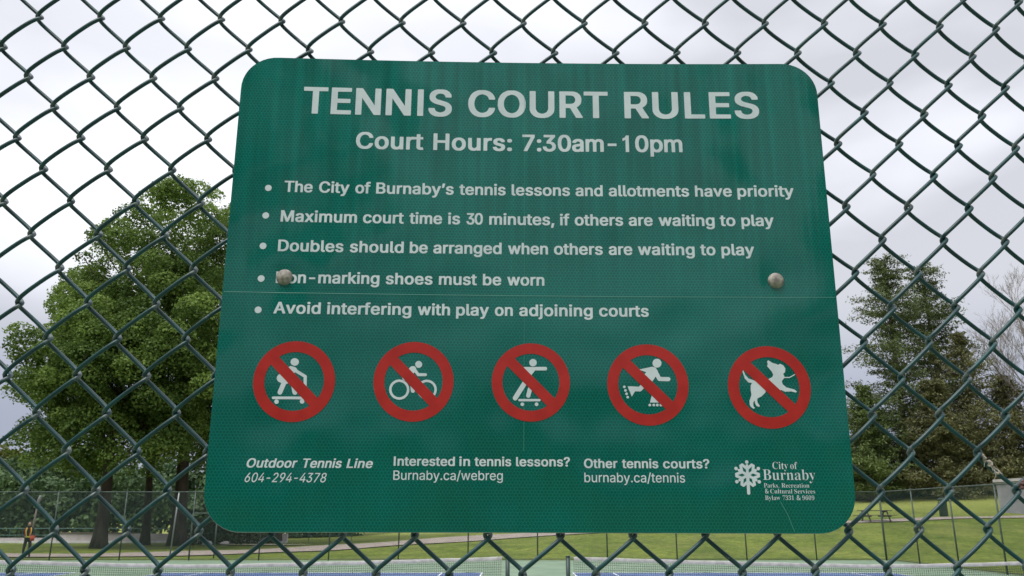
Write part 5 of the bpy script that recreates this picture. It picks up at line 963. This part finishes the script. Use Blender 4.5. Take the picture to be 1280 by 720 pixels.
# bare tree
twig_m = mat('bare_twigs', (0.24, 0.215, 0.20), 0.9)
def bare_tree(x, y, h, seed, label):
    rnd = random.Random(seed); root = empty('bare_tree', (x, y, gz(x, y)), 0, label, 'tree'); big = MB(); small = MB()
    def grow(p, d, ln_, r, lvl):
        q = p; pts = [p]; dd = d.copy()
        for i in range(4):
            dd = (dd + Vector((rnd.uniform(-.16, .16), rnd.uniform(-.16, .16), rnd.uniform(-.02, .14)))).normalized(); q = q + dd * ln_ / 4; pts.append(q)
        (big if lvl < 2 else small).tube(pts, [r, r * .88, r * .76, r * .66, r * .55], 6 if lvl < 2 else 3, caps=False)
        if lvl >= 5: return
        nch = (9, 6, 5, 4, 3)[lvl]
        for k in range(nch):
            t = rnd.uniform(0.3, 1.0) if lvl else rnd.uniform(0.22, 1.0); i = min(3, int(t * 4)); s = pts[i].lerp(pts[i + 1], t * 4 - i)
            ax = dd.cross(Vector((rnd.uniform(-1, 1), rnd.uniform(-1, 1), rnd.uniform(-1, 1)))).normalized()
            nd = (Matrix.Rotation(rnd.uniform(0.35, 0.85), 3, ax) @ dd); nd = (nd + Vector((0, 0, 0.25))).normalized()
            grow(s, nd, ln_ * rnd.uniform(0.42, 0.66) * (1.15 - 0.3 * t), max(0.011, r * 0.42), lvl + 1)
    grow(Vector((0, 0, -0.2)), Vector((0, 0, 1)), h * 0.75, 0.26, 0)
    big.build('trunk', twig_m, root, True); small.build('twigs', twig_m, root)
bare_tree(58.8, 90, 22.5, 5, 'leafless tree with fine upswept twigs against the cloud at right')
bare_tree(61.5, 84, 21.0, 9, 'leafless tree with a pale forked trunk above the grey building')

# shrubs and hedge masses
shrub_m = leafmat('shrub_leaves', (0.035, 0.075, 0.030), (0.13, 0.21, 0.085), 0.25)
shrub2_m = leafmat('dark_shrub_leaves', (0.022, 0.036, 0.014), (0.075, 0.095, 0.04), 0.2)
yel_m = leafmat('yellow_green_leaves', (0.07, 0.085, 0.016), (0.19, 0.20, 0.045), 0.3)
def mass(name, boxes, m, per, size, label=None, cat=None, kind='stuff', flat=0.75):
    """boxes: (x0, x1, y, depth, height0, height1, n)"""
    lobes = []
    for x0, x1, y, dp, h0, h1, n in boxes:
        for i in range(n):
            x = random.uniform(x0, x1); yy = y + random.uniform(0, dp); hh = random.uniform(h0, h1); hh *= (0.55 + 0.45 * random.random() ** 0.4)
            lobes.append((np.array([x, yy, gz(x, yy) + hh]), random.uniform(0.8, 1.7), random.uniform(0.1, 0.8)))
    V, Fc, T = lobed_crown(lobes, per, size, 0.7, flat, 0.05, lower=0.6)
    o = link(name, np_mesh(name, V, Fc, False, {'tint': ('FACE', T)}), m, None, kind)
    return tag(o, label, cat)
mass('shrub_belt', [(-64, -14, 74, 6, 0.3, 5.4, 420), (-64, -14, 80, 5, 3.0, 7.6, 330)], shrub_m, 60, 0.22, 'belt of mid green shrubs beyond the court fence at left', 'shrubs')
mass('shrub_belt', [(-64, -47, 92, 6, 5.0, 8.5, 120), (-64, -46, 88, 4, 5.0, 9.0, 60)], yel_m, 50, 0.28, 'yellow-green treetops low beneath the distant mountain at far left', 'trees')
mass('hedge', [(-60, 60, -38, 3, 0.3, 3.6, 420)], shrub_m, 40, 0.2, 'hedge added out of view behind the photographer to shape the sign reflections', 'hedge')  # unseen hedge added to keep bright horizon sky out of the sign reflections
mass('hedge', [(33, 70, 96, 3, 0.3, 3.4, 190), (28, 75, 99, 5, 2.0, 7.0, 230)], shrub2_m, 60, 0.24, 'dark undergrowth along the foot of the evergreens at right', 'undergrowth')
mass('hedge', [(30, 47, 96, 1.5, 0.2, 1.6, 110)], shrub_m, 80, 0.14, 'low green hedge along the top of the bank, behind the fence corner', 'hedge')
mass('shrub_belt', [(-14, 34, 112, 6, 0.3, 9.0, 260)], shrub_m, 40, 0.3, 'far line of trees mostly hidden behind the sign', 'trees')
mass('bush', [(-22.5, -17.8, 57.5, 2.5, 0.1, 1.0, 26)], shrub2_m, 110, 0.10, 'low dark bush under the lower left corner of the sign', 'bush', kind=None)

# =================================================================== SMALL THINGS BEYOND THE COURTS
conc = noisy('stained_concrete', (0.40, 0.36, 0.35), (0.58, 0.53, 0.52), 0.9, 0.9, 6, 0.2, 20)
whitec = noisy('white_painted_kerb', (0.62, 0.61, 0.60), (0.78, 0.77, 0.76), 2, 0.8)
teal_pipe = mat('teal_pipe', (0.06, 0.16, 0.14), 0.5)
wl = empty('low_wall', (-30, 62, gz(-30, 62)), 0, 'low pale concrete wall with a white base beyond the trunks at left', 'wall')
MB().box(-32, -3.4, 0, 0.3, 0.0, 0.36).box(-3.2, 13.5, 0, 0.3, 0.0, 0.66).build('wall', conc, wl)
MB().box(-32.05, 13.55, -0.25, -0.01, 0.0, 0.16).build('kerb', whitec, wl)
MB().box(-3.25, 2.2, -0.05, 0.35, 0.663, 0.74).build('coping', noisy('brown_coping', (0.12, 0.09, 0.07), (0.2, 0.16, 0.13), 2, 0.9), wl)
rl = empty('pipe_railing', (-52, 63.2, 0), 0, 'thin teal pipe railing running behind the low concrete wall', 'railing')
MB().tube([(0, 0, 0.98), (40, 0, 0.98)], 0.03, 6).build('top_rail', teal_pipe, rl)
MB().tube([(0, 0, 0.5), (40, 0, 0.5)], 0.022, 6).build('middle_rail', teal_pipe, rl)
for k in range(26): MB().tube([(k * 1.6, 0, 0), (k * 1.6, 0, 0.98)], 0.026, 6).build('railing_post', teal_pipe, rl)
# lamp post leaning behind the person
lp_ = empty('lamp_post', (-25.35, 44.5, 0), 0, 'thin pale pole standing behind the worker in the safety vest', 'pole')
MB().tube([(0, 0, 0), (0.1, 0, 2.3)], [0.06, 0.045], 8).build('pole', bark_grey, lp_, True)
MB().tube([(0.1, 0, 2.3), (0.16, 0, 2.75), (0.2, 0, 2.95)], [0.075, 0.085, 0.05], 8).build('lamp_head', mat('dull_lamp_grey', (0.2, 0.21, 0.2), 0.6), lp_, True)
# pale flower bed strip under the sign
bed = noisy('pale_mulch', (0.42, 0.38, 0.22), (0.62, 0.58, 0.42), 2.5, 0.95, 8, 0.3, 20)
mbb = MB(); n = 30
vs = [(-16.6 + (3.0 + 0.25 * math.sin(i * 2.1)) * math.cos(t), 57.0 + 1.2 * math.sin(t), 0) for i, t in enumerate(np.linspace(0, 2 * math.pi, n, endpoint=False))]
mbb.add([(x, y, gz(x, y) + 0.06) for x, y, _ in vs], [tuple(range(n))]); mbb.build('planting_bed', bed, kind='structure')
rk = random.Random(4)
for k in range(2):
    bm = bmesh.new(); bmesh.ops.create_icosphere(bm, subdivisions=2, radius=0.28)
    for v in bm.verts: v.co = Vector((v.co.x * rk.uniform(.9, 1.5), v.co.y, v.co.z * 0.6)) * rk.uniform(.88, 1.12)
    me = bpy.data.meshes.new('boulder'); bm.to_mesh(me); bm.free()
    o = link('boulder', me, conc); x = -20.2 + k * 1.15; o.location = (x, 56.2, gz(x, 56.2) + 0.12); o.rotation_euler = (0, 0, k * 1.3)
    tag(o, ('pale boulder at the left end of the planting bed below the sign', 'second pale boulder, right of the first by the planting bed')[k], 'boulder', 'boulders by the planting bed')

# picnic table
wood = noisy('weathered_dark_timber', (0.05, 0.042, 0.033), (0.11, 0.095, 0.075), 5, 0.85, 5, 0.2, 40, stretch=(0.3, 4, 4))
px_, py_ = 24.9, 57.6; pt = empty('picnic_table', (px_, py_, gz(px_, py_)), R(4), 'dark timber picnic table on the grass right of the sign corner', 'picnic table')
for k in range(4): MB().box(-1.05, 1.05, -0.38 + k * 0.195, -0.2 + k * 0.195, 0.73, 0.775).build('tabletop_plank', wood, pt)
for s in (-1, 1):
    for k in range(2): MB().box(-1.1, 1.1, s * 0.72 - 0.14 + k * 0.145, s * 0.72 - 0.005 + k * 0.145, 0.42, 0.46).build('bench_plank', wood, pt)
for x in (-0.7, 0.7):
    MB().box(x - 0.04, x + 0.04, -0.84, 0.84, 0.335, 0.418).build('bench_beam', wood, pt)
    MB().box(x - 0.04, x + 0.04, -0.37, 0.37, 0.64, 0.728).build('table_beam', wood, pt)
    for s in (-1, 1): MB().tube([(x + 0.06, s * 0.62, 0.0), (x + 0.06, s * 0.22, 0.70)], 0.05, 6).build('leg', wood, pt)
# litter bin
bx_, by_ = 31.6, 61.4; bn = empty('litter_bin', (bx_, by_, gz(bx_, by_)), 0, 'tall dark green litter bin on the grass behind the side fence', 'bin')
bin_m = noisy('dark_green_bin_paint', (0.012, 0.03, 0.022), (0.03, 0.055, 0.045), 5, 0.5)
MB().tube([(0, 0, 0.04), (0, 0, 0.12), (0, 0, 1.0), (0, 0, 1.05)], [0.27, 0.29, 0.30, 0.31], 20).build('barrel', bin_m, bn, True)
MB().tube([(0, 0, 1.18), (0, 0, 1.28), (0, 0, 1.36)], [0.33, 0.31, 0.12], 20).build('lid', bin_m, bn, True)
for k in range(4): a = k * math.pi / 2; MB().box(-0.015, 0.015, -0.015, 0.015, 1.03, 1.2, Matrix.Translation((0.28 * math.cos(a), 0.28 * math.sin(a), 0))).build('lid_strut', bin_m, bn)
# grey block building at the right edge
gm = noisy('grey_rendered_wall', (0.27, 0.27, 0.30), (0.36, 0.36, 0.39), 1.1, 0.9, 6, 0.2, 25)
b_ = empty('service_building', (41.6, 62.6, gz(41.6, 62.6) + 0.35), R(8), 'small grey block building with a flat pale roof at the right edge', 'building')
MB().box(-1.7, 8.0, 0, 5.0, -0.5, 2.30).build('wall', gm, b_)
MB().box(-1.85, 8.15, -0.15, 5.15, 2.303, 2.52).build('roof', noisy('pale_roof_edge', (0.36, 0.34, 0.35), (0.48, 0.46, 0.46), 1, 0.85), b_)
MB().box(3.2, 4.2, -0.05, -0.003, 0.0, 2.05).build('door', mat('dull_blue_door', (0.10, 0.13, 0.17), 0.6), b_)

# =================================================================== PERSON
def skin_body(name, joints, edges, m, parent, sub=2):
    me = bpy.data.meshes.new(name); me.from_pydata([j[0] for j in joints], edges, []); o = link(name, me, m, parent)
    sk = o.modifiers.new('skin', 'SKIN'); sk.use_smooth_shade = True
    for i, j in enumerate(joints):
        r = j[1]; me.skin_vertices[0].data[i].radius = r if hasattr(r, '__len__') else (r, r)
    me.skin_vertices[0].data[0].use_root = True
    s = o.modifiers.new('subdivision', 'SUBSURF'); s.levels = sub; s.render_levels = sub
    return o
per = empty('person', (-22.65, 39.6, gz(-22.65, 39.6)), R(20), 'person in dark clothes and an orange and yellow safety vest, working beyond the far fence', 'person')
per.scale = (0.94, 0.94, 0.94)
dark = noisy('dark_work_clothes', (0.015, 0.018, 0.022), (0.03, 0.034, 0.04), 12, 0.9)
skin = noisy('skin', (0.36, 0.22, 0.16), (0.42, 0.27, 0.2), 20, 0.6)
J = [((0, 0, 0.93), (.15, .12)), ((0, -0.02, 1.12), (.145, .11)), ((0, -0.06, 1.32), (.18, .12)), ((0, -0.08, 1.44), (.10, .09)), ((0, -0.10, 1.50), (.055, .055)), ((0, -0.13, 1.58), (.075, .09)), ((0, -0.135, 1.68), (.078, .095)),
     ((-0.09, 0, 0.86), .095), ((-0.13, -0.03, 0.48), .065), ((-0.14, 0.02, 0.09), .045), ((-0.15, -0.12, 0.05), .045),
     ((0.09, 0, 0.86), .095), ((0.14, -0.08, 0.48), .065), ((0.15, 0.0, 0.09), .045), ((0.16, -0.14, 0.05), .045),
     ((-0.19, -0.07, 1.39), .06), ((-0.25, -0.12, 1.12), .045), ((-0.12, -0.34, 1.02), .035), ((-0.06, -0.40, 1.02), (.02, .04)),
     ((0.19, -0.07, 1.39), .06), ((0.27, -0.12, 1.12), .045), ((0.24, -0.36, 1.06), .035), ((0.23, -0.44, 1.08), (.02, .04))]
E_ = [(0, 1), (1, 2), (2, 3), (3, 4), (4, 5), (5, 6), (0, 7), (7, 8), (8, 9), (9, 10), (0, 11), (11, 12), (12, 13), (13, 14), (3, 15), (15, 16), (16, 17), (17, 18), (3, 19), (19, 20), (20, 21), (21, 22)]
skin_body('body', J, E_, dark, per)
# face, hair, cap
def ell(name, c, r, m, parent, sub=3):
    bm = bmesh.new(); bmesh.ops.create_icosphere(bm, subdivisions=sub, radius=1.0)
    for v in bm.verts: v.co = Vector((v.co.x * r[0] + c[0], v.co.y * r[1] + c[1], v.co.z * r[2] + c[2]))
    me = bpy.data.meshes.new(name); bm.to_mesh(me); bm.free()
    for p in me.polygons: p.use_smooth = True
    return link(name, me, m, parent)
ell('head', (0, -0.155, 1.63), (.074, .09, .11), skin, per)
ell('hair', (0, -0.125, 1.66), (.084, .096, .105), mat('dark_hair', (0.02, 0.015, 0.012), 0.8), per)
ell('nose', (0, -0.25, 1.63), (.012, .016, .02), skin, per, 2)
for s in (-1, 1):
    ell('hand_palm', ((-0.06 if s < 0 else 0.23), (-0.42 if s < 0 else -0.46), (1.02 if s < 0 else 1.08)), (.022, .045, .038), skin, per, 2)
    hx, hy, hz = (-0.06, -0.45, 1.02) if s < 0 else (0.23, -0.49, 1.08)
    for k, ln2 in enumerate((0.062, 0.07, 0.066, 0.052)):
        MB().tube([(hx, hy, hz + 0.026 - k * 0.017), (hx, hy - ln2 * .6, hz + 0.026 - k * 0.017), (hx - s * 0.012, hy - ln2, hz + 0.018 - k * 0.016)], [.009, .008, .006], 6).build('finger', skin, per, True)
    MB().tube([(hx, hy + 0.02, hz + 0.03), (hx - s * 0.03, hy - 0.01, hz + 0.05), (hx - s * 0.04, hy - 0.035, hz + 0.045)], [.011, .009, .007], 6).build('thumb', skin, per, True)
# safety vest: shell round the chest with bright tapes
def band(zs, w, m, name, parent, off=0.012):
    vs = []; n = 28
    for z, (rx_, ry_, cy) in zs:
        for t in np.linspace(0, 2 * math.pi, n, endpoint=False): vs.append(((rx_ + off) * math.cos(t), cy + (ry_ + off) * math.sin(t), z))
    return MB().add(vs, [(k * n + i, k * n + (i + 1) % n, (k + 1) * n + (i + 1) % n, (k + 1) * n + i) for k in range(len(zs) - 1) for i in range(n)]).build(name, m, parent, True)
hv = mat('fluorescent_orange', (0.85, 0.16, 0.03), 0.7); hy_ = mat('fluorescent_yellow', (0.72, 0.75, 0.10), 0.6); vest = noisy('black_mesh_vest', (0.012, 0.014, 0.016), (0.025, 0.027, 0.03), 30, 0.9)
v_ = band([(0.90, (.165, .135, 0)), (1.10, (.165, .13, -.02)), (1.28, (.19, .14, -.05)), (1.42, (.165, .125, -.075)), (1.48, (.10, .09, -.09))], 0, vest, 'safety_vest', per)
band([(1.0, (.168, .137, -.01)), (1.06, (.168, .136, -.015))], 0, hy_, 'waist_tape', v_, 0.018)
for s in (-1, 1):
    pts = [(s * 0.085, -0.245, 1.47), (s * 0.115, -0.262, 1.36), (s * 0.105, -0.25, 1.2), (s * 0.075, -0.215, 1.07)]
    for dx, mm, nm in ((-0.018, hv, 'orange_tape'), (0.018, hy_, 'yellow_tape')):
        vs = []
        for x, y, z in pts: vs += [(x + dx - 0.018, y + 0.02, z), (x + dx, y - 0.004, z), (x + dx + 0.018, y + 0.006, z)]
        MB().add(vs, [(3 * i + k, 3 * i + k + 1, 3 * i + k + 4, 3 * i + k + 3) for i in range(3) for k in range(2)]).build(nm, mm, v_, True)
rp = empty('hand_bucket', (-22.22, 39.17, 0.94), 0, 'small red bucket held out by the person in the safety vest', 'bucket')
red_m = noisy('red_plastic', (0.45, 0.06, 0.03), (0.55, 0.09, 0.05), 10, 0.5)
MB().tube([(0, 0, -0.17), (0, 0, 0.06)], [0.085, 0.11], 16).build('pail', red_m, rp, True)
MB().tube([(0.11 * math.cos(t), 0, 0.06 + 0.10 * math.sin(t)) for t in np.linspace(0, math.pi, 12)], 0.005, 5).build('handle', cord_m, rp, True)
MB().tube([(0, 0, 0.06), (0, 0, 0.075)], [0.118, 0.118], 16).build('rim', red_m, rp, True)
